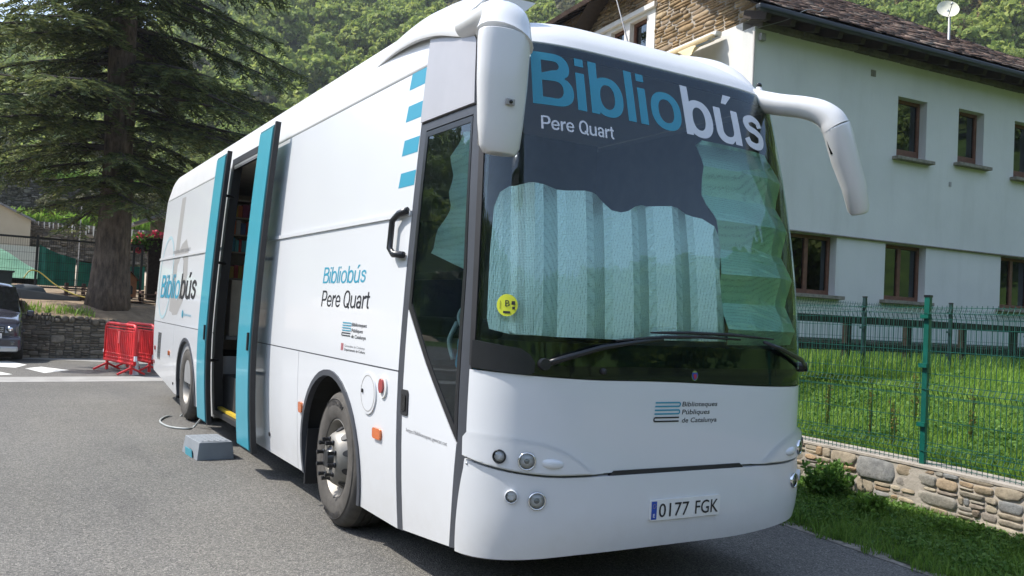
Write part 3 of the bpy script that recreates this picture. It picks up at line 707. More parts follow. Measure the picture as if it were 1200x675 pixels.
# raised lamp pods across the corners of the panel
podf=smoothtab([(-1.425,1.018),(-1.2,1.016),(-1.0,.998),(-.86,.958),(-.76,.90),(-.68,.845),(-.58,.812)])
def podoff(s,z):
    a=-abs(s); e=min(1,max(0,(podf(max(a,-1.425))-z)/.035)); e2=min(1,max(0,(z-seamz(a))/.02)); return -.004+.036*(e*e*(3-2*e))*e2
for sg in (-1,1):
    aa=[-1.42]+[-1.4+.05*i for i in range(17)]+[-.585]
    o=[(s,seamz(s)+.008) for s in aa]+[(s,podf(s)+.004) for s in aa[::-1]]
    if sg>0: o=[(-a,b) for a,b in o][::-1]
    patch('lamp_pod',o,M['white'],off=podoff,th=0.01,ds=.02,dz=.0125,parent=FP)
def lamp(s,z,r,kind,sg=1,base=.02):
    c=Pn(s,z,base); n=Vector(N(s,z)); q=n.to_track_quat('Z','Y').to_matrix().to_4x4(); T=Matrix.Translation(c)@q
    name={'head':'headlight','fog':'fog_light','drl':'marker_light','plug':'parking_lamp'}[kind]
    # bezel ring
    m=MB(); m.lathe([(r*1.22,-.02),(r*1.22,.004),(r*1.12,.010),(r*1.0,.006),(r*.98,-.02)],(0,0,0),'Z',28); m.v=[tuple(T@Vector(v)) for v in m.v]
    bz=m.build(name,M['satin'] if kind in('drl',) else M['chrome'] if kind!='plug' else M['white'],BUS,True)
    m=MB(); m.lathe([(r*.99,.0),(r*.8,-.018),(r*.5,-.03),(r*.22,-.034),(.0001,-.034)],(0,0,0),'Z',24); m.v=[tuple(T@Vector(v)) for v in m.v]
    m.build('reflector',M['greylens'] if kind=='plug' else M['satin'] if kind=='drl' else M['chrome'],bz,True)
    if kind in('head','fog'):
        m=MB(); rr=r*.42
        m.lathe([(rr,-.03),(rr,-.008),(rr*.8,.0),(rr*.4,.004),(.0001,.005)],(0,0,0),'Z',18); m.v=[tuple(T@Vector(v)) for v in m.v]; m.build('bulb_lens',M['greylens'],bz,True)
    m=MB(); m.lathe([(r*1.0,.004),(r*.7,.011),(r*.35,.014),(.0001,.015)],(0,0,0),'Z',24); m.v=[tuple(T@Vector(v)) for v in m.v]; m.build('lens',M['lensglass'],bz,True)
for sg in (1,-1):
    lamp(-1.057*sg,.892,.040,'head',base=.034); lamp(-1.195*sg,.908,.031,'drl',base=.034)
    lamp(-1.003*sg,.683,.040,'fog',base=.030); lamp(-1.132*sg,.700,.030,'plug',base=.030)
    # scoop beside the lamp
    c=Pn(-.925*sg,.872,.022); m=MB()
    for i in range(9):
        a=2*PI*i/8
    prof=[Pn((-.99+.02*k)*sg,.885-.002*k,.016+.016*math.sin(PI*min(1,k/7)) ) for k in range(9)]
    m.tube(prof,[.010,.022,.026,.027,.026,.024,.020,.014,.004],10,sy=.7); m.build('lamp_scoop',M['white'],FP,True)
    # bonnet fasteners at the corner
    for z in (.93,.84):
        m=MB(); c=Pn(-1.40*sg,z,.008); m.lathe([(.009,-.01),(.009,.004),(.0001,.006)],c,'Y',10,sgn=-1); m.build('fastener',M['steel'],BUS,True)
patch('corner_reflector',rrect(1.36,1.41,.82,.90,.02),M['redlens'],off=.03,th=.01)
# number plate
PL=patch('number_plate',rrect(-.275,.275,.538,.652,.012),M['platew'],off=.040,th=.012)
patch('country_band',[(-.268,.545),(-.228,.545),(-.228,.645),(-.268,.645)],M['blueeu'],off=.0415,th=0,parent=PL)
decal_text('E',-.256,-.241,.558,.02,M['whitev'],PL,off=.043)
for k in range(8):
    a=2*PI*k/8; decal_poly('flag_star',circ(-.248+.011*math.cos(a),.618+.011*math.sin(a),.0022,n=6),M['yellow'],PL,off=.043)
decal_text('0177',-.212,.022,.556,.078,M['inkblk'],PL,off=.0425,bold=.004)
decal_text('FGK',.072,.258,.556,.078,M['inkblk'],PL,off=.0425,bold=.004)
# front logo: folded-book ribbons and lettering
def ribbons(s0,s1,z0,z1,parent,off,cols,shear=.0,turn=1):
    n=3; h=(z1-z0)/n; t=h*.20
    for k,mm in enumerate(cols):
        zt=z1-k*h-h*.08; zb=zt-h*.70; r=(zt-zb)/2; e=s1-r*.7 if turn>0 and k<2 else s1
        def q(a,b): return (a+(b-z0)*shear,b)
        if k<2:
            o=[q(s0,zt),]+[q(e+r*math.sin(R(a)),(zt+zb)/2+r*math.cos(R(a))) for a in range(0,181,20)]+[q(s0,zb),q(s0,zb+t)]+[q(e+(r-t)*math.sin(R(a)),(zt+zb)/2+(r-t)*math.cos(R(a))) for a in range(180,-1,-20)]+[q(s0,zt-t)]
        else:
            e=s0+r*.7
            o=[q(s1,zt),]+[q(e-r*math.sin(R(a)),(zt+zb)/2+r*math.cos(R(a))) for a in range(0,181,20)]+[q(s1,zb),q(s1,zb+t)]+[q(e-(r-t)*math.sin(R(a)),(zt+zb)/2+(r-t)*math.cos(R(a))) for a in range(180,-1,-20)]+[q(s1,zt-t)]
        decal_poly('logo_ribbon',o,mm,parent,off=off,ds=.2,dz=.3)
ribbons(-.245,-.055,1.078,1.207,FP,.003,[M['cyan'],M['cyan'],M['inkblk']],shear=.08)
for t,z,s1 in (('Biblioteques',1.176,.25),('Públiques',1.130,.19),('de Catalunya',1.082,.25)):
    decal_text(t,-.030,s1,z,.029,M['inkblk'],FP,bold=.012,shear=.18)
# emblem: ring, shield and a crowned head in profile
decal_poly('emblem',circ(.055,1.352+.004,.026,.030),M['chrome'],BUS,off=.008)
decal_poly('emblem_field',[(.033,1.374),(.077,1.374),(.076,1.352),(.068,1.337),(.055,1.328),(.042,1.337),(.034,1.352)],M['blueeu'],BUS,off=.0095)
decal_poly('emblem_figure',[(.044,1.368),(.050,1.362),(.055,1.370),(.060,1.362),(.067,1.368),(.066,1.352),(.070,1.347),(.062,1.345),(.060,1.337),(.048,1.336),(.050,1.347),(.043,1.352)],M['redv'],BUS,off=.011)
# ---- big lettering on the windscreen
sign('Bibliobús',-1.045,.875,2.862,.325,[(6,M['cyan']),(3,M['whitev'])],BUS,off=.0015,w=.185,z1=2.83,ds=.03,dz=.05)
sign('Pere Quart',-1.00,-.50,2.714,.080,[(10,M['whitev'])],BUS,off=.0015,w=.17,ds=.03)
STK=decal_poly('windscreen_sticker',circ(-1.195,1.712,.060,.060,28),M['stick'],BUS,off=.003)
decal_text('B',-1.205,-1.18,1.705,.036,M['inkblk'],STK,off=.0045,bold=.0)
for a,b,c,d in ((-1.17,-1.150,1.715,1.735),(-1.165,-1.150,1.69,1.705),(-1.215,-1.175,1.668,1.680),(-1.235,-1.232,1.69,1.735)): decal_poly('sticker_mark',[(a,c),(b,c),(b,d),(a,d)],M['inkblk'],STK,off=.0045)
# ---- wipers
def wiper(pts,blade,pivot):
    m=MB(); c=Pn(*pivot,.03); 
    m.tube([Pn(*pivot,.0),Pn(*pivot,.055)],[.034,.030],14)
    a=m.build('wiper',M['satin'],BUS,True); autosmooth(a)
    m=MB(); m.tube([Pn(s,z,o) for s,z,o in pts],[.018,.017,.014,.011,.009,.008][:len(pts)],8,sy=.6); m.build('wiper_arm',M['satin'],a,True)
    m=MB(); m.tube([Pn(s,z,.022) for s,z in blade],[.006]+[.010]*(len(blade)-2)+[.005],6,sy=.7); m.build('wiper_blade',M['black'],a,True)
wiper([(-.985,1.405,.045),(-.90,1.437,.05),(-.66,1.505,.05),(-.42,1.540,.045),(-.22,1.558,.04)],[(-.55,1.545),(-.2,1.575),(.1,1.585),(.42,1.578)],(-.985,1.405))
wiper([(1.15,1.41,.045),(1.0,1.46,.05),(.75,1.53,.05),(.60,1.568,.045)],[(-.30,1.598),(.0,1.606),(.35,1.605),(.72,1.588)],(1.15,1.41))
m=MB(); m.tube([Pn(-.62,1.375,.0),Pn(-.62,1.375,.02)],[.02,.016],10); m.build('washer_jet',M['black'],BUS,True)
# ---- side markings
for z in ((3.142,3.252),(2.921,3.028),(2.688,2.793),(2.470,2.569)):
    decal_poly('teal_stripe',[(-2.595,z[0]),(-2.345,z[0]),(-2.335,z[1]),(-2.575,z[1])],M['cyan'],BUS)
sign('Bibliobús',-3.965,-3.035,1.838,.128,[(9,M['cyan'])],BUS,w=.145,shear=.12)
sign('Pere Quart',-3.955,-2.925,1.652,.128,[(10,M['inkblk'])],BUS,w=.145,shear=.12)
ribbons(-3.42,-3.235,1.435,1.548,BUS,.003,[M['cyan'],M['cyan'],M['inkblk']],shear=.08)
for t,z,s1 in (('Biblioteques',1.520,-2.925),('Públiques',1.477,-2.99),('de Catalunya',1.434,-2.925)):
    decal_text(t,-3.215,s1,z,.027,M['inkblk'],BUS,bold=.012,shear=.15,ds=.2)
for k in range(4): decal_poly('crest_bar',[(-3.415+.014*k,1.335),(-3.408+.014*k,1.335),(-3.408+.014*k,1.388),(-3.415+.014*k,1.388)],M['redv'],BUS)
decal_text('Generalitat de Catalunya',-3.34,-2.93,1.364,.018,M['inkdgrey'],BUS,bold=0.,ds=.2)
decal_text('Departament de Cultura',-3.34,-2.92,1.336,.020,M['inkblk'],BUS,bold=.004,ds=.2)
decal_text('https://biblioteques.gencat.cat',-2.175,-1.62,.905,.024,M['inkdgrey'],FD,bold=0.,ds=.1,z1=.90)
# rear graphics
decal_poly('letter_b',[(-11.15,1.46),(-10.93,1.44),(-10.85,1.40),(-10.45,1.42),(-10.10,1.62),(-9.95,2.0),(-10.05,2.36),(-10.30,2.52),(-10.62,2.46),(-10.80,2.35),(-10.80,3.19),(-11.12,3.19)],M['inkgrey'],BUS)
decal_poly('letter_b_eye',[(-10.78,1.70),(-10.55,1.62),(-10.33,1.74),(-10.25,1.98),(-10.32,2.2),(-10.52,2.30),(-10.78,2.15)],M['white'],BUS,off=.0045)
rg=circ(-11.75,1.98,.62,.66,40); ri=circ(-11.75,1.98,.565,.61,40)
patch('ring_mark',rg,M['palecyan'],off=.0035,th=0,holes=[ri],dz=.3)
sign('Bibliobús',-12.10,-9.22,1.655,.36,[(6,M['cyan']),(3,M['inkblk'])],BUS,off=.0055,w=.16,shear=.12,dz=.3)
decal_text('BIBLIOBUS PERE QUART',-11.3,-9.9,2.335,.05,M['inkdgrey'],BUS,off=.004,bold=0.,dz=.3,ds=.3)
decal_poly('round_mark',circ(-10.0,1.44,.055,.055,14),M['cyan'],BUS,off=.0055)
decal_text('@bibliobuspq',-9.90,-9.35,1.42,.035,M['cyan'],BUS,bold=0.,ds=.3,off=.0055)
patch('vent_grille',[(-12.10,.67),(-11.83,.67),(-11.70,1.10),(-12.0,1.10)],M['greylens'],off=.004,th=.006)
# ---- side lamps, fuel cap
def sidelamp(s,z,a,b,mat,name='side_marker_lamp'):
    o=patch(name,rrect(s-a,s+a,z-b,z+b,min(a,b)*.6),mat,off=.016,th=.018); mod_bevel(o,.004); return o
sidelamp(-2.632,.825,.068,.036,M['orange']); sidelamp(-4.33,.80,.045,.045,M['orange'])
sidelamp(-10.95,.83,.05,.035,M['orange']); sidelamp(-12.30,.83,.03,.035,M['redlens']); sidelamp(-12.42,.60,.03,.03,M['redlens'])
patch('lamp_base',circ(-2.55,1.145,.060,.075),M['platew'],off=.012,th=.012); 
o=patch('red_reflector',circ(-2.555,1.150,.035,.048),M['redlens'],off=.026,th=.02); mod_bevel(o,.006)
patch('fuel_cap',circ(-2.81,1.075,.142,.142,40),M['white'],off=.010,th=.014)
patch('cap_ring',circ(-2.81,1.075,.125,.125,40),M['inkgrey'],off=.0112,th=.002,holes=[circ(-2.81,1.075,.119,.119,40)])
patch('cap_lock',circ(-2.90,1.085,.014,.014,12),M['satin'],off=.018,th=.01)
for s,z in ((-5.42,.43),(-10.75,.40)): patch('panel_lock',circ(s+.1,z,.02,.02,10),M['black'],off=.01,th=.01)
# ---- wheels
def wheel(y,front,sg=-1,steer=0):
    x=-1.215 if sg<0 else 1.215
    T=MB(); pr_=[(.285,.0),(.30,.03),(.335,.046),(.40,.05),(.455,.040),(.490,.016),(.507,-.02),(.513,-.05)]
    T.lathe(pr_,(0,0,0),'X',64,sgn=sg); 
    T.lathe([(.513,-.05),(.515,-.09),(.500,-.092),(.500,-.104),(.515,-.106),(.516,-.15),(.500,-.152),(.500,-.165),(.516,-.167),(.515,-.24),(.50,-.28),(.45,-.30),(.30,-.28)],(0,0,0),'X',64,mi=1,sgn=sg)
    T.lathe([(.442,.0445),(.446,.048),(.450,.0435)],(0,0,0),'X',64,sgn=sg)
    root=T.build('wheel',None,BUS,False,mats=[M['tyre'],M['tyred']]); autosmooth(root,35)
    root.location=(x,y,.512); root.rotation_euler=(0,0,R(steer))
    rm=MB()
    if front:
        pf=[(.292,.012),(.296,.022),(.288,.026),(.278,.012),(.262,-.03),(.25,-.05),(.235,-.045),(.215,.0),(.19,.045),(.165,.072),(.135,.078),(.095,.074),(.085,.05)]
    else:
        pf=[(.292,.012),(.296,.022),(.288,.026),(.278,.012),(.262,-.06),(.245,-.13),(.225,-.165),(.19,-.17),(.15,-.17),(.12,-.168),(.11,-.12)]
    rm.lathe(pf,(0,0,0),'X',56,sgn=sg); rm_=rm.build('rim',M['alu'],root,False); autosmooth(rm_,45)
    hb=MB(); h0=pf[-1][1]
    hb.lathe([(.10,h0-.02),(.10,h0+.012),(.075,h0+.03),(.06,h0+.06 if front else h0+.12),(.0001,h0+.065 if front else h0+.125)],(0,0,0),'X',28,sgn=sg)
    hb_=hb.build('hub',M['satin'],root); autosmooth(hb_,40)
    for k in range(10):
        a=2*PI*k/10+.2; r=.143; hh=.076 if front else -.168
        b=MB(); b.lathe([(.020,hh-.004),(.020,hh+.01),(.015,hh+.014),(.0145,hh+.046),(.017,hh+.05),(.015,hh+.062),(.0001,hh+.064)],(0,r*math.cos(a),r*math.sin(a)),'X',10,sgn=sg)
        b_=b.build('wheel_nut',M['satin'],root); autosmooth(b_,40)
    for k in range(10):
        a=2*PI*(k+.5)/10; r=.222; hh=-.018 if front else -.160
        b=MB(); q=[]
        for j in range(12):
            t=2*PI*j/12; rr=r+.024*math.cos(t); an=a+.115*math.sin(t); 
            hx=(.062+(rr-.18)*-1.35) if front else -.1668
            q.append((sg*(hx+.003),rr*math.cos(an),rr*math.sin(an)))
        b.add(q,[tuple(range(12))]); b.build('hand_hole',M['black'],root,fix=False)
    if front and sg<0:
        for (txt,mid) in (('MICHELIN',-86),('MICHELIN',94)):
            bm=textmesh(txt,None,.01); xs=[v.co.x for v in bm.verts]; cx=(min(xs)+max(xs))/2; wd=max(xs)-min(xs)
            for v in bm.verts:
                an=R(mid)+(v.co.x-cx)/wd*R(50); rr=.447-v.co.y*.066
                v.co=Vector((-.0535,-rr*math.cos(an),rr*math.sin(an)))
            me=bpy.data.meshes.new('tyre_lettering'); bm.to_mesh(me); bm.free(); obj('tyre_lettering',me,M['inkblk'],root)
    return root
wheel(WAF,True,-1,-2); wheel(WAR,False,-1); wheel(WAF,True,1,-2); wheel(WAR,False,1)
m=MB(); m.box((-1.06,3.20,.40),(.36,.025,.46)); o=m.build('mudflap',M['black'],BUS); mod_bevel(o,.005)
m=MB(); m.box((-1.06,9.33,.42),(.36,.025,.42)); o=m.build('mudflap',M['black'],BUS); mod_bevel(o,.005)
# ---- mirrors: arm out of the roof corner, hanging housing
def mirror(path,rad,flat,body,brad,bflat,name='mirror_arm',lens=None,side=(1,0,0)):
    a=MB(); a.tube(path,rad,20,sy=flat,side=side); A=a.build(name,M['mirrorw'],BUS,True); autosmooth(A,60)
    b=MB(); b.tube(body,brad,24,sy=bflat,side=side); B=b.build('mirror_housing',M['mirrorw'],A,True); autosmooth(B,60); mod_bevel(B,.012,3,60)
    return A,B
# right-hand one (left in the photo)
pa=bez([(-1.09,.78,3.385),(-1.16,.48,3.345),(-1.25,.20,3.275),(-1.345,.0,3.17),(-1.403,-.10,3.03)],8)
n=len(pa); A,B=mirror(pa,[.155-.035*math.sin(PI*i/(n-1))+.0*i for i in range(n)],.62,
   [(-1.405,-.10,3.055),(-1.408,-.105,3.0),(-1.41,-.11,2.8),(-1.41,-.11,2.6),(-1.408,-.11,2.49),(-1.408,-.11,2.455)],[.142,.145,.138,.124,.110,.088],.62)
m=MB(); m.box((-1.41,-.198,2.70),(.05,.012,.03)); o=m.build('camera_recess',M['inkgrey'],B); mod_bevel(o,.003)
m=MB(); m.tube([(-1.41,-.20,2.70),(-1.41,-.209,2.70)],.009,12); m.build('camera_lens',M['gloss'],B,True)
m=MB(); m.tube([(-1.39,-.03,2.5),(-1.39,-.03,2.95)],[.10,.11],20,sy=.25,side=(1,0,0)); m.build('mirror_glass',M['chrome'],B,True)
m=MB(); m.box((-1.15,.70,3.455),(.30,.035,.30)); 
sm=MB(); sm.tube([(-1.17,.80,3.33),(-1.19,.77,3.45),(-1.08,.72,3.57),(-.93,.70,3.62)],[.028]*4,8,sy=.5); sm.build('mirror_hinge',M['mirrorw'],A,True)
m=MB(); m.tube([(-1.14,.60,3.30),(-1.19,.45,3.26),(-1.18,.40,3.24)],[.07,.05,.02],10,sy=.5); m.build('arm_bracket',M['inkdgrey'],A,True)
# left-hand one (right in the photo)
pa=bez([(.90,.50,3.255),(.985,.30,3.19),(1.06,.15,3.155),(1.115,.05,3.115),(1.155,-.01,3.06),(1.176,-.04,3.0)],6); n=len(pa)
A,B=mirror(pa,[.074+.017*sst(.3,1,i/(n-1)) for i in range(n)],1.0,
   [(1.172,-.036,3.016),(1.195,-.045,2.96),(1.265,-.05,2.80),(1.345,-.06,2.64),(1.405,-.06,2.49),(1.418,-.06,2.455)],[.0915,.093,.089,.080,.070,.054],1.0)
m=MB(); m.tube([(1.125,-.02,2.93),(1.165,-.03,2.83)],[.018,.018],12,sy=.6); m.build('mirror_glass',M['gloss'],B,True)
m=MB(); m.tube([(.93,.42,3.25),(.93,.42,3.325)],[.05,.016],12); m.build('camera_foot',M['mirrorw'],A,True)
m=MB(); bmz=bmesh.new(); bmesh.ops.create_uvsphere(bmz,u_segments=14,v_segments=8,radius=.020); me=bpy.data.meshes.new('s'); bmz.to_mesh(me); bmz.free(); o=obj('camera_ball',me,M['gloss'],A,True); o.location=(.93,.42,3.335)
# whip aerial on the roof
m=MB(); m.tube([(.22,1.0,3.56),(.22,1.0,3.64),(.16,1.12,4.05)],[.018,.006,.003],6); m.build('aerial',M['inkdgrey'],BUS,True)
# ---- driver's cab: dash, wheel, seat
m=MB(); m.box((.1,.62,1.30),(1.9,.5,.25)); o=m.build('dashboard',M['satin'],BUS); mod_bevel(o,.05)
for x in (.55,-.65):
    m=MB(); m.box((x,1.7,1.55),(.5,.5,.14)); m.box((x,1.96,1.95),(.48,.12,.75)); m.box((x,1.97,2.42),(.26,.1,.2)); o=m.build('cab_seat',M['seat'],BUS); mod_bevel(o,.05,3)
# ================================================================ things in and around the coach
def fold(per,amp,ax,ph=0):
    def f(s,z):
        t=((s if ax==0 else z)+ph)/per; t=t-math.floor(t); return -.018-amp*(1-abs(2*t-1))
    return f
SA=[(-1.335,1.64),(-1.32,1.58),(-1.2,1.56),(-.5,1.555),(.375,1.565),(.345,1.70),(.315,1.85),(.305,1.98),(.325,2.06),(.355,2.15),(.335,2.22),(.29,2.275),(.22,2.325),(.10,2.355),(-.06,2.37),(-.2,2.37),(-.27,2.362),(-.35,2.335),(-.40,2.305),(-.44,2.297),(-.49,2.31),(-.55,2.355),(-.62,2.385),(-.93,2.40),(-1.08,2.41),(-1.22,2.395),(-1.285,2.35),(-1.32,2.26),(-1.335,2.0)]
def shade(name,outl,per,amp,ax,ph,label,ds,dz,mt='foil'):
    o=patch(name,outl,M[mt],off=fold(per,amp,ax,ph),th=.004,ds=ds,dz=dz,parent=None,nrm=False)
    # flat-shaded folds
    me=o.data; me.polygons.foreach_set('use_smooth',[False]*len(me.polygons))
    try: me.attributes.remove(me.attributes['custom_normal'])
    except Exception: pass
    tag(o,label,'sunshade'); return o
shade('sunshade',SA,.33,.060,0,.03,'silver bubble foil sunshade with upright folds, behind the driver side of the windscreen','',1) if False else None
S1=shade('sunshade',SA,.33,.075,0,.035,'wide silver bubble foil sunshade with upright folds and a wavy top behind the windscreen',.055,.3)
SB=[(.385,1.545),(.355,1.70),(.325,1.86),(.32,1.98),(.345,2.06),(.375,2.15),(.345,2.26),(.27,2.42),(.255,2.60),(.265,2.82),(.33,2.86),(1.05,2.86),(1.22,2.8),(1.33,2.4),(1.40,2.0),(1.42,1.56)]
S2=shade('sunshade',SB,.34,.062,1,.05,'tall foil sunshade with painted green reflections and level folds behind the far end of the windscreen',.3,.0566,'foil2')
SC=[(-2.08,2.02),(-1.54,1.90),(-1.56,2.35),(-1.60,2.72),(-1.80,2.74),(-1.90,2.6),(-1.86,2.30)]
S3=shade('sunshade',SC,.22,.03,1,.05,'pale foil sunshade folded into narrow slats behind the front door window',.3,.0366,'foil3')
# hem line
bg=MB(); 
bmz=bmesh.new(); bmesh.ops.create_icosphere(bmz,subdivisions=3,radius=1)
for v in bmz.verts: v.co=Vector((v.co.x*.07,v.co.y*.12,v.co.z*.17))*(1+.10*math.sin(9*v.co.z+5*v.co.y))
me=bpy.data.meshes.new('cloth_bag'); bmz.to_mesh(me); bmz.free()
BAG=obj('cloth_bag',me,simple('blue_cloth',(.10,.38,.62),.8,var=.25,vs=30),None,True); BAG.location=(-1.13,.60,1.40); tag(BAG,'blue cloth bag with pale straps behind the lower glass of the front door','bag')
m=MB()
for k,(dy,dz,l) in enumerate(((.05,.16,.16),(.16,-.02,.22),(.0,-.2,.14))):
    p=Vector((-.03,dy,dz)); m.tube(bez([p,p+Vector((-.01,.04,l*.5)),p+Vector((0,-.03,l))],5),.014,6)
m.build('strap',M['whitev'],BAG,True)
# books on the shelf
bcol=[(.50,.06,.05),(.08,.35,.50),(.06,.12,.30),(.55,.40,.08),(.55,.16,.05),(.10,.42,.45),(.5,.5,.48),(.25,.05,.12)]
bm_=[simple('book_cover_%s'%n,c,.5) for n,c in zip(('red','teal','navy','yellow','orange','cyan','cream','maroon'),bcol)]
names=['red','teal','navy','yellow','orange','cyan','cream','maroon']
bi=0; place={1.95:'a low',2.30:'the third',2.53:'the second',2.76:'the top'}
for z,nm in place.items():
    x=X0+.03; k=0
    while x<X1-.08 and k<14:
        w=rng.uniform(.03,.07); h=rng.uniform(.15,.19); c=rng.randrange(8)
        m=MB(); m.box((0,0,h/2),(w-.004,.22,h)); b=m.build('book',bm_[c],None); mod_bevel(b,.002)
        b.location=(x+w/2,7.90,z+.0105)
        pg=MB(); pg.box((0,.004,h+.0005),(w-.012,.20,.003)); pg.build('pages',M['whitev'],b)
        tag(b,'%s library book, %s from the left on %s shelf inside the open doorway'%(names[c],['first','second','third','fourth','fifth','sixth','seventh','eighth','ninth','tenth','eleventh','twelfth','thirteenth','fourteenth'][k],nm),'book','library books on the shelf by the doorway')
        x+=w; k+=1
# portable step on the asphalt
ST=MB()
cor=[(-1.70,5.50),(-1.36,5.42),(-1.36,6.02),(-1.70,6.10)]
ST=thing('step_stool','low grey plastic step stool standing on the asphalt below the open doors','step stool',(-1.50,5.72,0),R(4))
def stool():
    bm=bmesh.new(); w,d,h=.17,.28,.18
    vs=[]
    for (sx,sy_,z) in [(-1.12,-1.08,0),(1.12,-1.08,0),(1.12,1.08,0),(-1.12,1.08,0),(-1,-1,h),(1,-1,h),(1,1,h),(-1,1,h)]:
        vs.append(bm.verts.new((sx*w,sy_*d,z)))
    F=[(4,5,6,7),(0,1,5,4),(2,3,7,6)]
    for f in F: bm.faces.new([vs[i] for i in f])
    # sides with an arched cut-out between two feet
    for sx,(a,b,c,e) in ((-1,(3,0,4,7)),(1,(1,2,6,5))):
        pa,pb,pc,pe=[vs[i].co for i in (a,b,c,e)]
        def lp(u,v): q=pa.lerp(pb,u); t=pe.lerp(pc,u); return q.lerp(t,v)
        arc=[lp(.5+.28*math.cos(t),.42*math.sin(t)) for t in [PI*k/8 for k in range(9)]]
        av=[bm.verts.new(p) for p in arc]
        bm.faces.new([vs[a]]+av[::-1]+[vs[b],vs[c],vs[e]]) if True else None
    bmesh.ops.recalc_face_normals(bm,faces=bm.faces)
    me=bpy.data.meshes.new('stool_body'); bm.to_mesh(me); bm.free(); o=obj('stool_body',me,M['stool'],ST); mod_solid(o,.012); mod_bevel(o,.012,3); return o
stool()
m=MB(); m.box((0,0,.183),(.29,.50,.006)); o=m.build('tread_mat',M['stool'],ST); mod_bevel(o,.002)
for i in range(5): 
    m=MB(); m.box((-.12+.06*i,0,.188),(.02,.44,.004)); m.build('grip_rib',M['stool'],ST)
m=MB(); m.box((-.192,.02,.03),(.006,.26,.10),M4=Matrix.Rotation(R(-6),4,'Y')); m.build('blue_label',M['teal'],ST)
# cable loop on the ground
m=MB(); m.tube(bez([(-1.20,8.2,.5),(-1.22,8.9,.015),(-1.42,8.85,.014),(-1.58,8.40,.014),(-1.58,7.95,.014),(-1.50,7.72,.014),(-1.36,7.62,.014),(-1.25,7.80,.015),(-1.16,7.55,.25)],8),.013,8)
tag(m.build('power_cable',M['hose'],None,True),'grey cable looping on the asphalt beside the rear wheel','cable')
# ================================================================ GROUND AND TERRAIN
def sheet(name,pts,z,mat,grid=None,kind='structure',zf=None):
    bm=bmesh.new(); vs=[bm.verts.new((x,y,0)) for x,y in pts]; bm.faces.new(vs)
    if grid:
        cutgrid(bm,grid,grid)
        bmesh.ops.triangulate(bm,faces=bm.faces)
    for v in bm.verts: v.co.z=(zf(v.co.x,v.co.y) if zf else 0)+z
    bm.normal_update()
    for f in bm.faces:
        if f.normal.z<0: f.normal_flip()
    me=bpy.data.meshes.new(name); bm.to_mesh(me); bm.free(); o=obj(name,me,mat); 
    if zf: me.polygons.foreach_set('use_smooth',[True]*len(me.polygons))
    return tag(o,kind=kind)
def edge_x(y):   # where the asphalt ends on the right
    return inter(y,[(-30,2.2),(-3,1.9),(-.48,2.15),(.3,2.28),(1.28,2.36),(2.2,2.55),(4,2.8),(12,3.2)])
def wall_x(y):
    return inter(y,[(-12,1.6),(-4,2.55),(-1.7,3.05),(-.19,3.30),(.83,3.50),(2.13,3.60),(6,3.75),(12,3.9)])
ys=[-12,-6,-3,-1.7,-.5,.3,1.3,2.2,4,8,12]
sheet('asphalt',[(-45,-40),(1.2,-40)]+[(edge_x(y)+.02*math.sin(9*y),y) for y in [-12+.25*i for i in range(97)]]+[(9,12.5),(12,20.3),(14,60),(-45,60)],0,M['asphalt'],6)
# pedestrian crossing and pale cross band
def quad(name,pts,z,mat): return sheet(name,pts,z,mat)
cw=MB()
for pts in ([(-3.6,18.75),(-3.30,19.3),(-2.92,18.1),(-3.15,17.25),(-3.6,17.6)],[(-2.98,17.1),(-2.66,17.6),(-2.16,16.75),(-2.66,15.95)],[(-4.6,15.4),(-3.45,16.2),(-3.22,15.6),(-4.0,14.9)]):
    cw.add([(x,y,.004) for x,y in pts],[tuple(range(len(pts)))])
tag(cw.build('road_marking',M['paint'],fix=False),kind='structure')
sheet('pavement_band',[(-12,13.4),(-3.4,13.95),(-.9,14.25),(4,14.9),(4,16.2),(-.7,15.35),(-3.4,12.7+2.3),(-12,14.6)],.004,M['concrete'])
sheet('pavement',[(-20,19.9),(-2.9,20.0),(.5,18.4),(6,17.2),(6,22),(-20,21)],.006,M['concrete'])
# terrain: a bowl of hillsides round the village
def smooth(a,b,x): return sst(a,b,x)
def TH(x,y):
    r=math.hypot(x,y); az=math.degrees(math.atan2(x,y))
    wl=smooth(5,13,az)*(1-smooth(100,140,az)); cap=150+170*wl
    if az<-20: cap=150-20*smooth(-90,-20,-abs(az))
    sl=.43+.30*wl
    r0=108-8*smooth(20,50,az)*(1-smooth(70,120,az))
    z=max(0,r-r0)*sl
    z=cap*(1-math.exp(-z/cap*1.15))
    z+= (math.sin(x*.031+1)*math.cos(y*.027)*5+math.sin(x*.09+y*.05)*1.6+math.sin(x*.19-y*.15)*.8)*smooth(r0,r0+50,r)
    return z
V=[];F=[]; na=180; rr=[0,20,40,60,80,95,102,108,114,121,130,140,152,165,180,197,215,235,258,285,315,350,390,440,500,600,760]
for r in rr:
    for k in range(na):
        a=2*PI*k/na; x=r*math.sin(a); y=r*math.cos(a); V.append((x,y,TH(x,y)-.03 if r>46 else -.03))
for i in range(len(rr)-1):
    for k in range(na):
        a=i*na+k; b=i*na+(k+1)%na; F.append((a,a+na,b+na,b))
tag(npmesh('hillside',V,F,M['hill'],smooth=True),kind='structure')
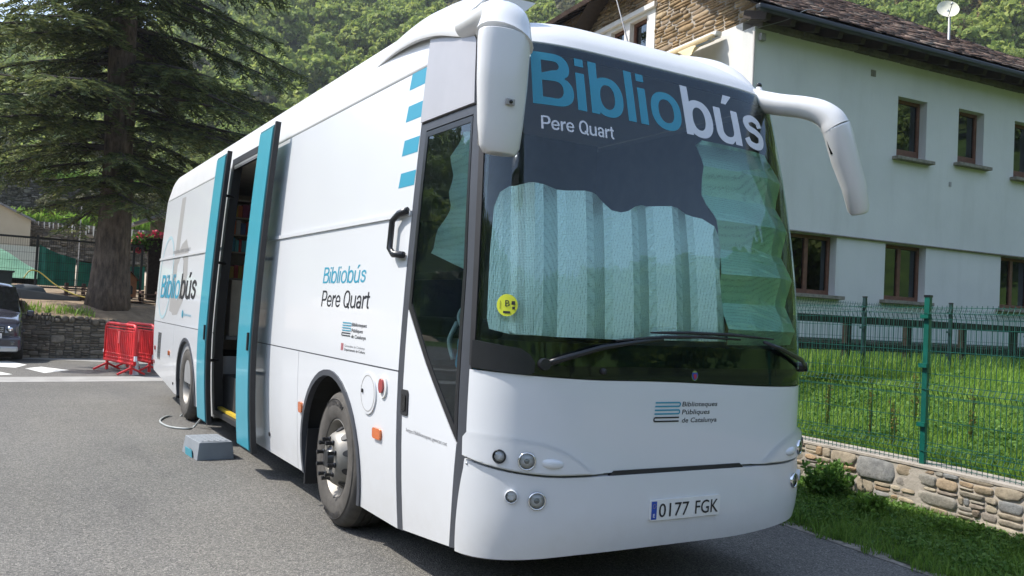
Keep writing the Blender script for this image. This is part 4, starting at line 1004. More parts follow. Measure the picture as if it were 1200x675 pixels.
# verge beside the road and the meadow behind the fence wall
yy=[-12+.5*i for i in range(49)]
sheet('verge_edge',[(edge_x(y)-.07+.02*math.sin(y*7),y) for y in yy]+[(edge_x(y)+.10,y) for y in yy[::-1]],.004,M['rock'],.25)
sheet('verge',[(edge_x(y)+.0,y) for y in yy]+[(wall_x(y)+.1,y) for y in yy[::-1]],0,M['meadow'],.25,zf=lambda x,y:-.004+.115*smooth(-.1,1,(x-edge_x(y))/max(.1,wall_x(y)-edge_x(y)))+.015*math.sin(x*9)*math.cos(y*7))
def MZ(x,y):
    d=(x-wall_x(min(max(y,-12),12)))
    return .50+.60*smooth(.0,5.5,d*.8)+.02*math.sin(x*2.1)*math.cos(y*1.7)
sheet('meadow',[(1.4,-40)]+[(wall_x(y)+.12,y) for y in yy]+[(6.5,12.2),(8.5,9.5),(50,6.0),(60,-40)],0,M['meadow'],.8,zf=MZ)
# ================================================================ rubble masonry
def stones(o3,du,dv,nrm,W_,H_,crs,asp,gap,bulge,seed,jit=.25,clip=None,irr=.35):
    """irregular stones laid in courses over a W_ x H_ rectangle; returns verts, faces"""
    r=random.Random(seed); V=[];F=[]; o3,du,dv,nrm=map(Vector,(o3,du,dv,nrm)); v=0
    while v<H_-.01:
        h=min(crs*r.uniform(1-irr,1+irr*1.6),H_-v); 
        if H_-v-h<crs*.35: h=H_-v
        u=-r.uniform(0,crs)
        while u<W_:
            w=h*r.uniform(*asp); 
            subs=[(u,v,w,h)]
            if h>crs*1.0 and r.random()<.45:
                k=r.uniform(.35,.65); subs=[(u,v,w,h*k),(u,v+h*k,w,h*(1-k))]
            for (a,b,c,d) in subs:
                a0=max(a,0); a1=min(a+c,W_)
                if a1-a0<crs*.25: continue
                cx,cy=(a0+a1)/2,b+d/2; hw,hh=(a1-a0)/2-gap/2,d/2-gap/2
                if clip and not clip(cx,cy): continue
                if hw<=0.004 or hh<=0.004: continue
                n=10; base=len(V); ring=[]
                ex=r.uniform(2.6,4.5); sk=r.uniform(-jit,jit)*hh
                for k in range(n):
                    t=2*PI*(k+r.uniform(-.22,.22))/n; ct,st_=math.cos(t),math.sin(t)
                    q=(abs(ct)**ex+abs(st_)**ex)**(-1/ex); q*=r.uniform(.93,1.03)
                    ring.append((cx+hw*q*ct, cy+hh*q*st_+sk*ct*.5))
                bb=bulge*r.uniform(.3,1.3)
                for (sc_,dp) in ((1.0,-.004),(.96,bb*.55),(.80,bb)):
                    for (x,y) in ring: V.append(o3+du*(cx+(x-cx)*sc_)+dv*(cy+(y-cy)*sc_)+nrm*(dp+r.uniform(-.12,.12)*bb))
                for l in range(2):
                    for k in range(n): p=base+l*n+k; q=base+l*n+(k+1)%n; F.append((p,q,q+n,p+n))
                F.append(tuple(base+2*n+k for k in range(n)))
            u+=w
        v+=h
    return V,F

def rubble(o3,du,dv,nrm,W_,H_,seed,gap,bulge,big=.30,stop=.42):
    r=random.Random(seed); o3,du,dv,nrm=map(Vector,(o3,du,dv,nrm)); cells=[]
    def split(x,y,w,h,d):
        ar=w/h
        if d>0 and w<big*2.2 and h<.26 and ar<5 and r.random()<stop+.15*(h<.14): cells.append((x,y,w,h)); return
        if h<.04 or w<.08 or (h<.07 and ar<5): cells.append((x,y,w,h)); return
        if ar>r.uniform(1.5,4.2) : k=r.uniform(.3,.7); split(x,y,w*k,h,d+1); split(x+w*k,y,w*(1-k),h,d+1)
        else: k=r.uniform(.25,.75); split(x,y,w,h*k,d+1); split(x,y+h*k,w,h*(1-k),d+1)
    n0=max(1,round(W_/.8)); 
    for i in range(n0): split(i*W_/n0,0,W_/n0,H_,0)
    V=[];F=[]
    for (x,y,w,h) in cells:
        cx,cy=x+w/2,y+h/2; hw,hh=w/2-gap/2,h/2-gap/2; n=16; ex=r.uniform(3.5,8); base=len(V); ring=[]; sh=r.uniform(-.18,.18)*hh; cut=r.choice([0,1,2,3,None,None,None])
        for k in range(n):
            t=2*PI*(k+r.uniform(-.18,.18))/n; ct,st_=math.cos(t),math.sin(t); q=(abs(ct)**ex+abs(st_)**ex)**(-1/ex)*r.uniform(.955,1.02)
            if cut is not None and abs(((math.degrees(t)-45-90*cut+180)%360)-180)<28: q*=.86
            ring.append((cx+hw*q*ct,cy+hh*q*st_+sh*ct*.6))
        bb=bulge*r.uniform(.35,1.25); tx,ty=r.uniform(-.4,.4)*bb,r.uniform(-.4,.4)*bb
        for sc_,dp in ((1,-.006),(.975,bb*.62),(.90,bb*.9),(.55,bb)):
            for (px,py) in ring:
                V.append(o3+du*(cx+(px-cx)*sc_)+dv*(cy+(py-cy)*sc_)+nrm*(dp+(tx*(px-cx)/hw+ty*(py-cy)/hh)*(dp>0)*sc_+r.uniform(-.10,.10)*bb))
        for l in range(3):
            for k in range(n): p=base+l*n+k; q=base+l*n+(k+1)%n; F.append((p,q,q+n,p+n))
        F.append(tuple(base+3*n+k for k in range(n)))
    return V,F
def stone_obj(name,VF,mat,parent=None):
    me=bpy.data.meshes.new(name); V=[];F=[]
    for v,f in VF:
        n=len(V); V+=[tuple(p) for p in v]; F+=[tuple(i+n for i in g) for g in f]
    me.from_pydata(V,[],F); bm=bmesh.new(); bm.from_mesh(me); bmesh.ops.recalc_face_normals(bm,faces=bm.faces); bm.to_mesh(me); bm.free()
    o=obj(name,me,mat,parent,True); return o
# low boundary wall of pale rubble under the green fence
WALL=thing('stone_wall','low wall of pale rubble stone set in mortar along the grass verge under the green fence','wall',(3.5,.83,0))
VF=[]; mb=MB(); seg=[-6+.6*i for i in range(24)]
inv_=Matrix.Translation((-3.5,-.83,0))
for a,b in zip(seg,seg[1:]):
    pa=Vector((wall_x(a)-3.5,a-.83,.06)); pb=Vector((wall_x(b)-3.5,b-.83,.06)); d=(pb-pa); L_=d.length; d.normalize(); nn=Vector((-d.y,d.x,0))
    mb.prism([(pa.x,pa.y),(pb.x,pb.y),(pb.x+.28,pb.y),(pa.x+.28,pa.y)],-.2,.525)
mb.build('mortar_core',M['mortar'],WALL)
# stones over longer straight runs so that courses carry on
for i,(a,b) in enumerate(((-6,-3.9),(-3.9,-1.7),(-1.7,-.19),(-.19,.83),(.83,2.13),(2.13,5.5))):
    pa=Vector((wall_x(a)-3.5,a-.83,.04)); pb=Vector((wall_x(b)-3.5,b-.83,.04)); d=(pb-pa); L_=d.length; d.normalize(); nn=Vector((-d.y,d.x,0))
    VF.append(rubble(pa,d,(0,0,1),nn,L_,.475,131+i,.009,.020,big=.20,stop=.18))
stone_obj('face_stone',VF,M['stoneL'],WALL)['kind']='stuff'
cp=MB()
for a,b in zip(seg,seg[1:]): cp.add([(wall_x(a)-3.5-.01,a-.83,.512),(wall_x(b)-3.5-.01,b-.83,.512),(wall_x(b)-3.5+.30,b-.83,.512),(wall_x(a)-3.5+.30,a-.83,.512),(wall_x(a)-3.5-.01,a-.83,.532),(wall_x(b)-3.5-.01,b-.83,.532),(wall_x(b)-3.5+.30,b-.83,.535),(wall_x(a)-3.5+.30,a-.83,.535)],[(0,1,2,3),(4,5,6,7),(0,1,5,4),(2,3,7,6)])
cp.build('coping',M['mortar'],WALL)
# ---- welded wire fence panels
def wirefence(name,label,pts,z0f,h,pitch,wr,folds,posts,pmat,wmat,pz=.08,group=None,pw=.06,hz=None):
    T=thing(name,label,'fence',(pts[0][0],pts[0][1],z0f(*pts[0])),0,group); o=Vector((pts[0][0],pts[0][1],z0f(*pts[0])))
    for i,(a,b) in enumerate(zip(pts,pts[1:])):
        a=Vector((*a,z0f(*a)))-o; b=Vector((*b,z0f(*b)))-o; d=(b-a); L_=d.length; u=d.normalized(); n=Vector((-u.y,u.x,0)).normalized()
        m=MB(); prof=[(0,0)]
        for zf_ in folds: prof+= [(zf_-.05,0),(zf_,.024),(zf_+.05,0)]
        prof+=[(h,0)]
        k=int(L_/pitch)
        for j in range(1,k):
            p=a+u*(j*L_/k); 
            for (z1,o1),(z2,o2) in zip(prof,prof[1:]): 
                m.bar(p+Vector((0,0,z1))+n*o1,p+Vector((0,0,z2))+n*o2,wr)
        zs=sorted(set(([0.02]+[f-.05 for f in folds]+[f for f in folds]+[f+.05 for f in folds]+[.2*q for q in range(1,int(h/.2)+1)]) if hz is None else hz))
        for z in zs:
            off=0
            for f in folds:
                if abs(z-f)<.051: off=.024*(1-abs(z-f)/.05)
            m.bar(a+Vector((0,0,z))+n*(off+.004),b+Vector((0,0,z))+n*(off+.004),wr*1.25)
        m.build('wire_panel',wmat,T,fix=False)
    for (x,y) in posts:
        p=Vector((x,y,z0f(x,y)))-o; m=MB(); m.box(p+Vector((0,0,(h+pz)/2-.03)),(pw,pw,h+pz+.06),rz=.12); q=m.build('post',pmat,T); mod_bevel(q,.004)
        for z in (.25*h,.62*h,.93*h):
            c=MB(); c.box(p+Vector((-.03,0,z)),(.05,pw+.03,.035)); c.build('clamp',pmat,q)
        c=MB(); c.box(p+Vector((0,0,h+pz+.003)),(pw+.006,pw+.006,.02),rz=.12); c.build('cap',M['satin'],q)
    return T
fp=[(wall_x(y)+.07,y) for y in (-4.2,-1.70,.83,3.33,5.83)]
wirefence('wire_fence','green welded wire fence with one bright green post standing on the low stone wall',fp,lambda x,y:.53,1.40,.05,.0040,[.12,.66,1.33],[fp[2],fp[1],fp[3]],M['postg'],M['wireg'],pw=.048)
# house frame of reference
HA=R(95); hd_=Vector((math.sin(HA),math.cos(HA),0)); hb_=Vector((-hd_.y,hd_.x,0)); HC=Vector((8.383,7.675,0))
def H3(u,v,z): return HC+hd_*u+hb_*v+Vector((0,0,z))
p2=[H3(u,-2.95,0) for u in (-6.3,-4.2,-2.2,-.2+.03,1.8,3.8,5.8,7.8)]
p2=[(p.x,p.y) for p in p2]
wirefence('wire_fence','dark green wire fence running across the meadow in front of the wooden rail',p2,lambda x,y:1.10,1.03,.05,.004,[.1,.95],p2[1:-1],M['darkpost'],M['wireg'],pw=.05,hz=[.02,.1,.3,.5,.7,.9,.95,1.0])
RAIL=thing('rail_fence','dark wooden post and rail fence in front of the house','fence',tuple(H3(-5,-2.2,1.05)))
ro=H3(-5,-2.2,1.05)
def rl(u,z,v=-2.2): return H3(u,v,z)-ro
for z in (1.86,1.42):
    m=MB(); m.bar(rl(-6,z,-2.27),rl(9.5,z,-2.27),.06,.12); o=m.build('rail',M['wood'],RAIL); mod_bevel(o,.01)
for k in range(11):
    u=-5.4+1.42*k; m=MB(); m.bar(rl(u,.95),rl(u,1.86),.11,.11); o=m.build('post',M['wood'],RAIL); mod_bevel(o,.012)
# ================================================================ THE HOUSE
HOUSE=thing('house','two storey pale plastered house with brown windows, dark slate roof and stone gable','house',(HC.x,HC.y,0))
HI=HC.copy()
def hp(u,v,z): return H3(u,v,z)-HI
def hprism(pts,v0,v1):   # polygon in (u,z), extruded along v
    return [hp(u,v0,z) for u,z in pts],[hp(u,v1,z) for u,z in pts]
def wall_with_holes(name,outer,holes,v0,depth,mat,proud=0,parent=HOUSE,side=False):
    loops=[[Vector((a,b,0)) for a,b in l] for l in [outer]+holes]; pts=[p for l in loops for p in l]
    tr=tessellate_polygon(loops); V=[];F=[]
    g=(lambda a,b,v:hp(a,v,b)) if not side else (lambda a,b,v:hp(v,a,b))
    n=len(pts); V=[g(p.x,p.y,v0) for p in pts]+[g(p.x,p.y,v0+depth) for p in pts]
    F=[tuple(t) for t in tr]+[tuple(i+n for i in t[::-1]) for t in tr]
    k=0
    for l in loops:
        m_=len(l)
        for i in range(m_): a,b=k+i,k+(i+1)%m_; F.append((a,b,b+n,a+n))
        k+=m_
    me=bpy.data.meshes.new(name); me.from_pydata([tuple(v) for v in V],[],F); bm=bmesh.new(); bm.from_mesh(me); bmesh.ops.recalc_face_normals(bm,faces=bm.faces); bm.to_mesh(me); bm.free()
    return obj(name,me,mat,parent)
def rect(a,b,c,d): return [(a,c),(b,c),(b,d),(a,d)]
UW=[(3.88,4.76,5.34,6.61),(5.76,6.60,5.44,6.64),(7.65,8.5,5.34,6.64),(9.55,10.4,5.34,6.64)]
LW=[(-.9,.35,2.36,3.54),(1.05,2.33,2.36,3.54),(3.70,4.92,2.36,3.53),(7.36,8.6,2.36,3.54),(9.9,11.1,2.36,3.54)]
wall_with_holes('wall',rect(0,12.2,3.57,7.33),[rect(*w) for w in UW],0,.35,M['plaster'])
wall_with_holes('wall',rect(0.0,12.2,1.5,3.545),[rect(*w) for w in LW[1:]],.03,.33,M['plaster'])
m=MB(); m.box(hp(6.1,.11,3.557),(12.24,.30,.022),rz=-R(5)); m.build('ledge',M['sill'],HOUSE)
m=MB(); m.box(hp(6.1,.20,1.05),(12.2,.34,.94),rz=-R(5)); m.build('plinth',M['mortard'],HOUSE)
v,f=stones(hp(0,.03,.7),hd_,(0,0,1),-hb_,12.2,.80,.10,(1.4,4.2),.014,.03,5,irr=.5); stone_obj('plinth_stones',[(v,f)],M['stoneP'],HOUSE)['kind']='stuff'
m=MB(); m.box(hp(6.1,6,4),(12.0,10.6,7.4),rz=-R(5)) ; 
core=MB(); core.box(hp(6.1,.52,4),(11.9,.02,6.4),rz=-R(5)); core.build('room_back',M['lining'],HOUSE)
core=MB(); core.box(hp(12.1,5.4,3.9),(.3,10.0,7.0),rz=-R(5)); core.build('wall',M['plaster'],HOUSE)
def window(u0,u1,z0,z1,vf,two=False,low=False):
    fw=.075; m=MB()
    def bx(a,b,c,d,dep=.06,v=vf): m.box(hp((a+b)/2,v,(c+d)/2),(b-a,dep,d-c),rz=-R(5))
    bx(u0+.002,u0+fw,z0,z1); bx(u1-fw,u1-.002,z0,z1); bx(u0+fw,u1-fw,z1-fw,z1-.002); bx(u0+fw,u1-fw,z0+.002,z0+(.22 if not low else .10))
    if two: bx((u0+u1)/2-.05,(u0+u1)/2+.05,z0+.10,z1-fw); 
    w=m.build('window',M['brown'],HOUSE); mod_bevel(w,.006)
    g=MB(); g.box(hp((u0+u1)/2,vf+.01,(z0+z1)/2),(u1-u0-.1,.008,z1-z0-.1),rz=-R(5)); g.build('pane',M['houseglass'],w)
    c=MB(); c.box(hp((u0+u1)/2+.18*(u1-u0),vf+.10,(z0+z1)/2),((u1-u0)*.35,.01,z1-z0-.2),rz=-R(5)); c.build('curtain',M['white_p'],w)
    s=MB(); s.box(hp((u0+u1)/2,-.045+(.03 if low else 0),z0-.035),(u1-u0+.24,.22,.07),rz=-R(5)); q=s.build('sill',M['sill'],w); mod_bevel(q,.008)
    return w
for w in UW: window(*w,.205)
for w in LW[1:]: window(*w,.225,True,True)
# small fixtures on the facade
m=MB(); m.box(hp(3.13,-.004,6.96),(.13,.02,.13),rz=-R(5)); m.build('vent_cover',M['sill'],HOUSE)
m=MB(); m.box(hp(5.55,-.004,4.95),(.07,.02,.10),rz=-R(5)); m.build('vent_cover',M['inkgrey'],HOUSE)
m=MB(); m.tube([hp(-.06,-.05,7.2),hp(-.06,-.05,2)],.022,8); m.build('conduit',M['inkgrey'],HOUSE,True)
m=MB(); m.box(hp(.14,-.05,7.13),(.12,.08,.14),rz=-R(5)); o=m.build('junction_box',M['inkgrey'],HOUSE); mod_bevel(o,.01)
# eaves: stone course, rafter tails, boards and gutter
m=MB(); 
k=0; u=.05
while u<12.1:
    w=rng.uniform(.35,.6); m.box(hp(u+w/2,.02+rng.uniform(-.01,.01),7.345),(w-.02,.30,.10+rng.uniform(-.01,.01)),rz=-R(5)+rng.uniform(-.02,.02)); u+=w
o=m.build('eaves_course',M['stoneP'],HOUSE); mod_bevel(o,.015)
for k in range(21):
    u=-.15+.60*k; b=MB(); a=hp(u,.1,7.54); c=hp(u,-.52,7.34); b.bar(a,c,.12,.15); b.build('rafter_tail',M['beam'],HOUSE)
PIT=R(32); tp_=math.tan(PIT)
def roofz(v): return 7.52+(v+.60)*tp_
m=MB(); m.add([hp(-.45,-.55,7.47),hp(12.9,-.55,7.47),hp(12.9,.4,7.47+.95*tp_),hp(-.45,.4,7.47+.95*tp_)],[(0,1,2,3)]); o=m.build('eaves_board',M['beam'],HOUSE); mod_solid(o,.03)
m=MB(); prof=[hp(-.5,-.62,7.42),hp(12.9,-.62,7.42)]; m.bar(prof[0],prof[1],.13,.11); o=m.build('gutter',M['gutter'],HOUSE); mod_bevel(o,.03,3)
# slates, every course overlapping the one below
def slates(name,region,v0,v1,parent):
    V=[];F=[]; v=v0; r=random.Random(3); 
    while v<v1:
        u0,u1=region(v); u=u0-r.uniform(0,.2)
        while u<u1:
            w=r.uniform(.14,.34); t=r.uniform(.012,.03); ln=r.uniform(.26,.36); lift=r.uniform(.015,.055); dv=r.uniform(-.03,.03)
            c=[(u+.004,v+dv),(u+w-.004,v+dv+r.uniform(-.02,.02)),(u+w-.004,v+ln),(u+.004,v+ln)]
            hts=[lift,lift+r.uniform(-.012,.012),.0,.0]
            top=[hp(a,b,roofz(b)+h+t) for (a,b),h in zip(c,hts)]; bot=[hp(a,b,roofz(b)+h) for (a,b),h in zip(c,hts)]
            n=len(V); V+=[tuple(p) for p in top+bot]; F+=[(n,n+1,n+2,n+3),(n+4,n+5,n+1,n),(n+5,n+6,n+2,n+1),(n+7,n+4,n,n+3)]; u+=w
        v+=.13
    return npmesh(name,V,F,M['slate'],parent)
def reg(v):
    hip=11.9-(v-.3)*1.55
    return (-.5 if v<3.9 else 9,hip) if v>.3 else (-.5,12.9)
ROOFO=thing('x','x','x'); bpy.data.objects.remove(ROOFO)
rr_=slates('roof',lambda v:(-.5,max(-.4,12.9-max(0,(v+.6))*1.58)),-.64,3.95,HOUSE)
m=MB(); m.add([hp(-.48,-.6,7.5),hp(12.8,-.6,7.5),hp(5.7,3.95,roofz(3.95)-.03),hp(-.48,3.95,roofz(3.95)-.03)],[(0,1,2,3)]); m.add([hp(12.8,-.6,7.5),hp(12.8,8.5,7.5),hp(5.7,3.95,roofz(3.95)-.03)],[(0,1,2)]); m.add([hp(-.48,8.5,7.5),hp(12.8,8.5,7.5),hp(5.7,3.95,roofz(3.95)-.03),hp(-.48,3.95,roofz(3.95)-.03)],[(0,1,2,3)]); m.build('roof_deck',M['beam'],rr_,fix=False)
# side wall (sunlit): white below, brown stone above, gallery windows further back
wall_with_holes('gable_wall',rect(0.35,3.30,1.0,7.49),[],0,.3,M['plasterw'],side=True)
wall_with_holes('gable_wall',[(0.02,7.50),(3.30,7.50),(3.30,10.0),(2.6,9.5),(0.02,7.75)],[],.02,.3,M['mortar'],side=True)
v,f=stones(hp(.02,.0,7.50),hb_,(0,0,1),-hd_,3.3,2.3,.085,(1.6,5.5),.010,.035,9,clip=lambda a,b:b<.3+a*.66,irr=.45); stone_obj('gable_stones',[(v,f)],M['stoneB'],HOUSE)['kind']='stuff'
wall_with_holes('gable_wall',rect(3.30,11.0,1.0,8.70),[rect(3.62,4.32,7.35,8.62),rect(4.55,5.15,7.35,8.62),rect(5.38,5.98,7.35,8.62),rect(6.9,7.5,7.35,8.5)],0,.3,M['plasterw'],side=True)
m=MB(); m.box(hp(-.02,4.75,8.76),(.12,3.0,.11),rz=-R(5)); m.build('lintel_band',M['plasterw'],HOUSE)
wall_with_holes('gable_wall',rect(3.30,11.0,8.83,9.6),[],.03,.3,M['mortar'],side=True)
v,f=stones(hp(.01,3.3,8.83),hb_,(0,0,1),-hd_,7.7,.75,.085,(1.6,5.5),.010,.035,19,irr=.45); stone_obj('gable_stones',[(v,f)],M['stoneB'],HOUSE)['kind']='stuff'
for (a,b) in ((3.62,4.32),(4.55,5.15),(5.38,5.98),(6.9,7.5)):
    m=MB(); 
    for c in (a+.03,b-.03): m.box(hp(.15,c,7.98),(.06,.07,1.27),rz=-R(5))
    m.box(hp(.15,(a+b)/2,8.58),(.06,b-a-.12,.07),rz=-R(5)); w=m.build('window',M['brown'],HOUSE)
    g=MB(); g.box(hp(.17,(a+b)/2,7.98),(.01,b-a-.1,1.2),rz=-R(5)); g.build('pane',M['houseglass'],w)
# upper eave over the side wall
m=MB(); m.add([hp(-.62,3.9,9.42),hp(-.62,11.2,9.42),hp(1.2,11.2,10.4),hp(1.2,3.9,10.4)],[(0,1,2,3)]); o=m.build('side_roof',M['slate'],HOUSE); mod_solid(o,.10)
for k in range(13):
    b=MB(); b.bar(hp(-.58,4.1+.58*k,9.36),hp(.6,4.1+.58*k,9.98),.10,.13); b.build('rafter_tail',M['beam'],HOUSE)
# rolled awning on the side wall
AW=thing('awning','rolled cream cloth awning on the sunlit side wall of the house','awning',tuple(H3(-.15,1.9,7.3)))
ao=H3(-.15,1.9,7.3)
m=MB(); m.bar(H3(-.16,.85,7.40)-ao,H3(-.16,6.2,7.40)-ao,.16,.10); o=m.build('cassette',M['plasterw'],AW); mod_bevel(o,.03)
m=MB(); m.tube([H3(-.28,.9,7.30)-ao,H3(-.28,6.2,7.30)-ao],.075,12); m.build('roller',M['awn'],AW,True)
V=[];F=[]
for i in range(40):
    t=i/39; v_=.95+5.0*t
    for j in range(6):
        w=j/5; p=H3(-.22-.45*w+.03*math.sin(t*40)*w, v_, 7.34-.42*w*(.6+.4*math.sin(t*23+.5)**2)-.02*math.sin(t*60)*w)-ao; V.append(tuple(p))
for i in range(39):
    for j in range(5): a=i*6+j; F.append((a,a+1,a+7,a+6))
npmesh('awning_cloth',V,F,M['awn'],AW,smooth=True)
for v_ in (.9,3.6,6.1):
    m=MB(); m.bar(H3(-.10,v_,7.35)-ao,H3(-.62,v_+.06,7.08)-ao,.045); m.build('folding_arm',M['steel'],AW)
# satellite dish
dc=Vector((15.12,8.15,9.34)); DI=thing('satellite_dish','pale round satellite dish on a pole above the slate roof','satellite dish',(15.27,8.2,8.0))
do=Vector((15.27,8.2,8.0)); m=MB(); m.tube([(0,0,-.6),(0,0,1.33)],.028,10); m.build('pole',M['steel'],DI,True)
m=MB(); pr2=[(.0001,-.05),(.08,-.048),(.15,-.035),(.21,-.01),(.235,.004)]; m.lathe(pr2,(0,0,0),'Z',28); m.lathe([(a,b-.006) for a,b in pr2],(0,0,0),'Z',28)
dn=Vector((-.62,-.70,.40)).normalized(); q=dn.to_track_quat('Z','Y').to_matrix().to_4x4(); T=Matrix.Translation(dc-do)@q@Matrix.Scale(1.0,4)
m.v=[tuple(T@(Vector(v)*1.05)) for v in m.v]; o=m.build('reflector',M['dish'],DI,True,fix=False)
m=MB(); m.tube([dc-do+dn*(-.04),Vector((0,0,1.22))],.03,8); m.build('bracket',M['steel'],DI,True)
m=MB(); m.tube([dc-do+Vector((0,0,-.24)),dc-do+dn*.34+Vector((0,0,-.12))],.010,6); m.tube([dc-do+dn*.34+Vector((0,0,-.12)),dc-do+dn*.28+Vector((0,0,-.1))],.025,8); m.build('feed_arm',M['steel'],DI,True)
# overhead service wire from the house corner
m=MB(); m.tube(bez([tuple(H3(-.05,-.1,7.25)),tuple(H3(.3,-.5,7.36)),tuple(H3(.62,-.66,7.56)),tuple(H3(1.0,-.6,7.62)),tuple(H3(1.6,-.1,7.95))],8),.008,6); tag(m.build('service_wire',M['inkdgrey'],None,True),'thin grey wire running from the house corner up over the gutter','wire')
# ================================================================ LEFT BACKGROUND
def lw_y(x): return inter(x,[(-12,21.2),(-4,20.5),(-2,20.35),(-.6,20.6),(.6,21.4),(2,22.6),(5,24.5)])
LWALL=thing('retaining_wall','curved dark dry stone retaining wall behind the red barriers','wall',(-1.5,20.4,0)); lo=Vector((-1.5,20.4,0))
xs=[-7,-5,-3.6,-2.4,-1.5,-.8,-.2,.4,1.1,2,3.2,5]; VF=[]; mb=MB(); tpz=lambda x: inter(x,[(-12,1.15),(-3.2,1.12),(-1.2,1.0),(.2,.86),(5,.8)])
for i,(a,b) in enumerate(zip(xs,xs[1:])):
    pa=Vector((a,lw_y(a),0))-lo; pb=Vector((b,lw_y(b),0))-lo; d=(pb-pa); L_=d.length; d.normalize(); nn=Vector((d.y,-d.x,0)); h=(tpz(a)+tpz(b))/2
    mb.prism([(pa.x,pa.y),(pb.x,pb.y),(pb.x,pb.y+.5),(pa.x,pa.y+.5)],-.1,h-.02)
    VF.append(rubble(pa-Vector((0,0,.02)),d,(0,0,1),nn,L_,h-.14,250+i,.010,.040,big=.20,stop=.10))
    VF.append(stones(pa+Vector((0,0,h-.15)),d,(0,0,1),nn,L_,.19,.15,(.3,1.1),.012,.08,70+i,jit=.5,irr=.25))
mb.build('wall_core',M['mortard'],LWALL); stone_obj('dry_stones',VF,M['stoneG'],LWALL)['kind']='stuff'
def bedz(x,y): return inter(y-lw_y(x),[(0,tpz(x)-.03),(.3,tpz(x)+.05),(1.5,1.35),(3,1.42),(6,1.75),(20,2.6),(26,3.4)])+.03*math.sin(x*5)*math.sin(y*4)
sheet('planted_bed',[(x,lw_y(x)+.1) for x in [-12+.5*i for i in range(35)]]+[(9,47),(-16,47)],0,M['soil'],.5,zf=bedz)
# terraces further up the slope
def slab(name,x0,x1,y,z0,z1,d,mat,label,cat,seed,cr,sl=0):
    T=thing(name,label,cat,(x0,y,z0)); m=MB(); m.box(((x1-x0)/2,d/2,(z1-z0)/2),(x1-x0,d,z1-z0)); m.build('wall_core',M['mortard'],T)
    VF=[rubble((0,-.02,0),(1,0,0),(0,0,1),(0,-1,0),x1-x0,z1-z0,seed,.018,.07,big=.30,stop=.2)]
    stone_obj('course_stones',VF,mat,T)['kind']='stuff'; return T
slab('terrace_wall',-8,12,45,3.3,5.15,.6,M['stoneG'],'long grey stone terrace wall with white streaks behind the green netting','wall',81,.24)
m=MB()
for k in range(26):
    x=-2.6+.21*k+rng.uniform(-.08,.08); w=rng.uniform(.02,.10); h=rng.uniform(.06,.55)
    m.add([(x,44.84,5.12),(x+w,44.84,5.12),(x+w*.8,44.84,5.12-h),(x+w*.3,44.84,5.12-h*.9)],[(0,1,2,3)])
w_=m.build('lime_streaks',M['white_p'],bpy.data.objects['terrace_wall'],fix=False); w_.location=(8,-45,-3.3)
slab('terrace_wall',-6,10,54,6.0,8.4,.6,M['stoneG'],'upper dark stone terrace wall half hidden by the conifer boughs','wall',82,.3)
sheet('terrace',[(-20,45.5),(22,45.5),(22,54),(-20,54)],5.1,M['meadow'],1.5,zf=lambda x,y:.12*(y-45.5)+.1*math.sin(x))
sheet('terrace',[(-20,54.5),(22,54.5),(22,66),(-20,66)],8.35,M['meadow'],2,zf=lambda x,y:.1*(y-54.5))
sheet('dirt_yard',[(-16,33),(9,33),(9,44.9),(-16,44.9)],.03,M['dirt'],1,zf=lambda x,y:bedz(x,33)+(y-33)*.08)
# beige building
BB=thing('outbuilding','beige rendered building with a sloping roof edge behind the yard','building',(-5.5,44,3.0))
m=MB(); m.add([(-6,0,0),(3.0,0,0),(3.0,0,2.15),(1.2,0,3.0),(-6,0,3.0),(-6,7,0),(3.0,7,0),(3.0,7,2.15),(1.2,7,3.0),(-6,7,3.0)],[(0,1,2,3,4),(5,9,8,7,6),(1,6,7,2),(0,5,6,1),(4,9,5,0)]); m.build('wall',M['shed'],BB)
m=MB(); m.add([(-6.2,-.2,3.02),(1.25,-.2,3.02),(3.2,-.2,2.10),(3.2,7.2,2.10),(1.25,7.2,3.02),(-6.2,7.2,3.02)],[(0,1,4,5),(1,2,3,4)]); o=m.build('roof',M['slate_hut'],BB,fix=False); mod_solid(o,.10)
m=MB(); m.box((-1,-.02,1.3),(.9,.06,1.1)); m.build('window',M['brown'],BB)
# pale wall behind the green heap
PWL=MB(); PWL.box((0,0,.65),(9,.3,1.5)); o=PWL.build('yard_wall',M['white_p'],None); o.location=(-6.5,34,1.95); tag(o,'low pale painted wall behind the sheet-covered heap','wall')
V=[];F=[]; n=26
for i in range(n+1):
    for j in range(n+1):
        x=(i/n-.5)*2; y=(j/n-.5)*2; r=min(1,math.hypot(x,y)); h=(math.cos(r*PI)+1)/2; V.append((x*2.4,y*1.8,1.0*h**.8+.07*math.sin(x*9+y*4)*h))
for i in range(n):
    for j in range(n): a=i*(n+1)+j; F.append((a,a+1,a+n+2,a+n+1))
o=npmesh('covered_heap',V,F,M['netl'],smooth=True); o.location=(-4.1,30,2.05); tag(o,'heap covered with pale green sheeting behind the mesh fence','heap')
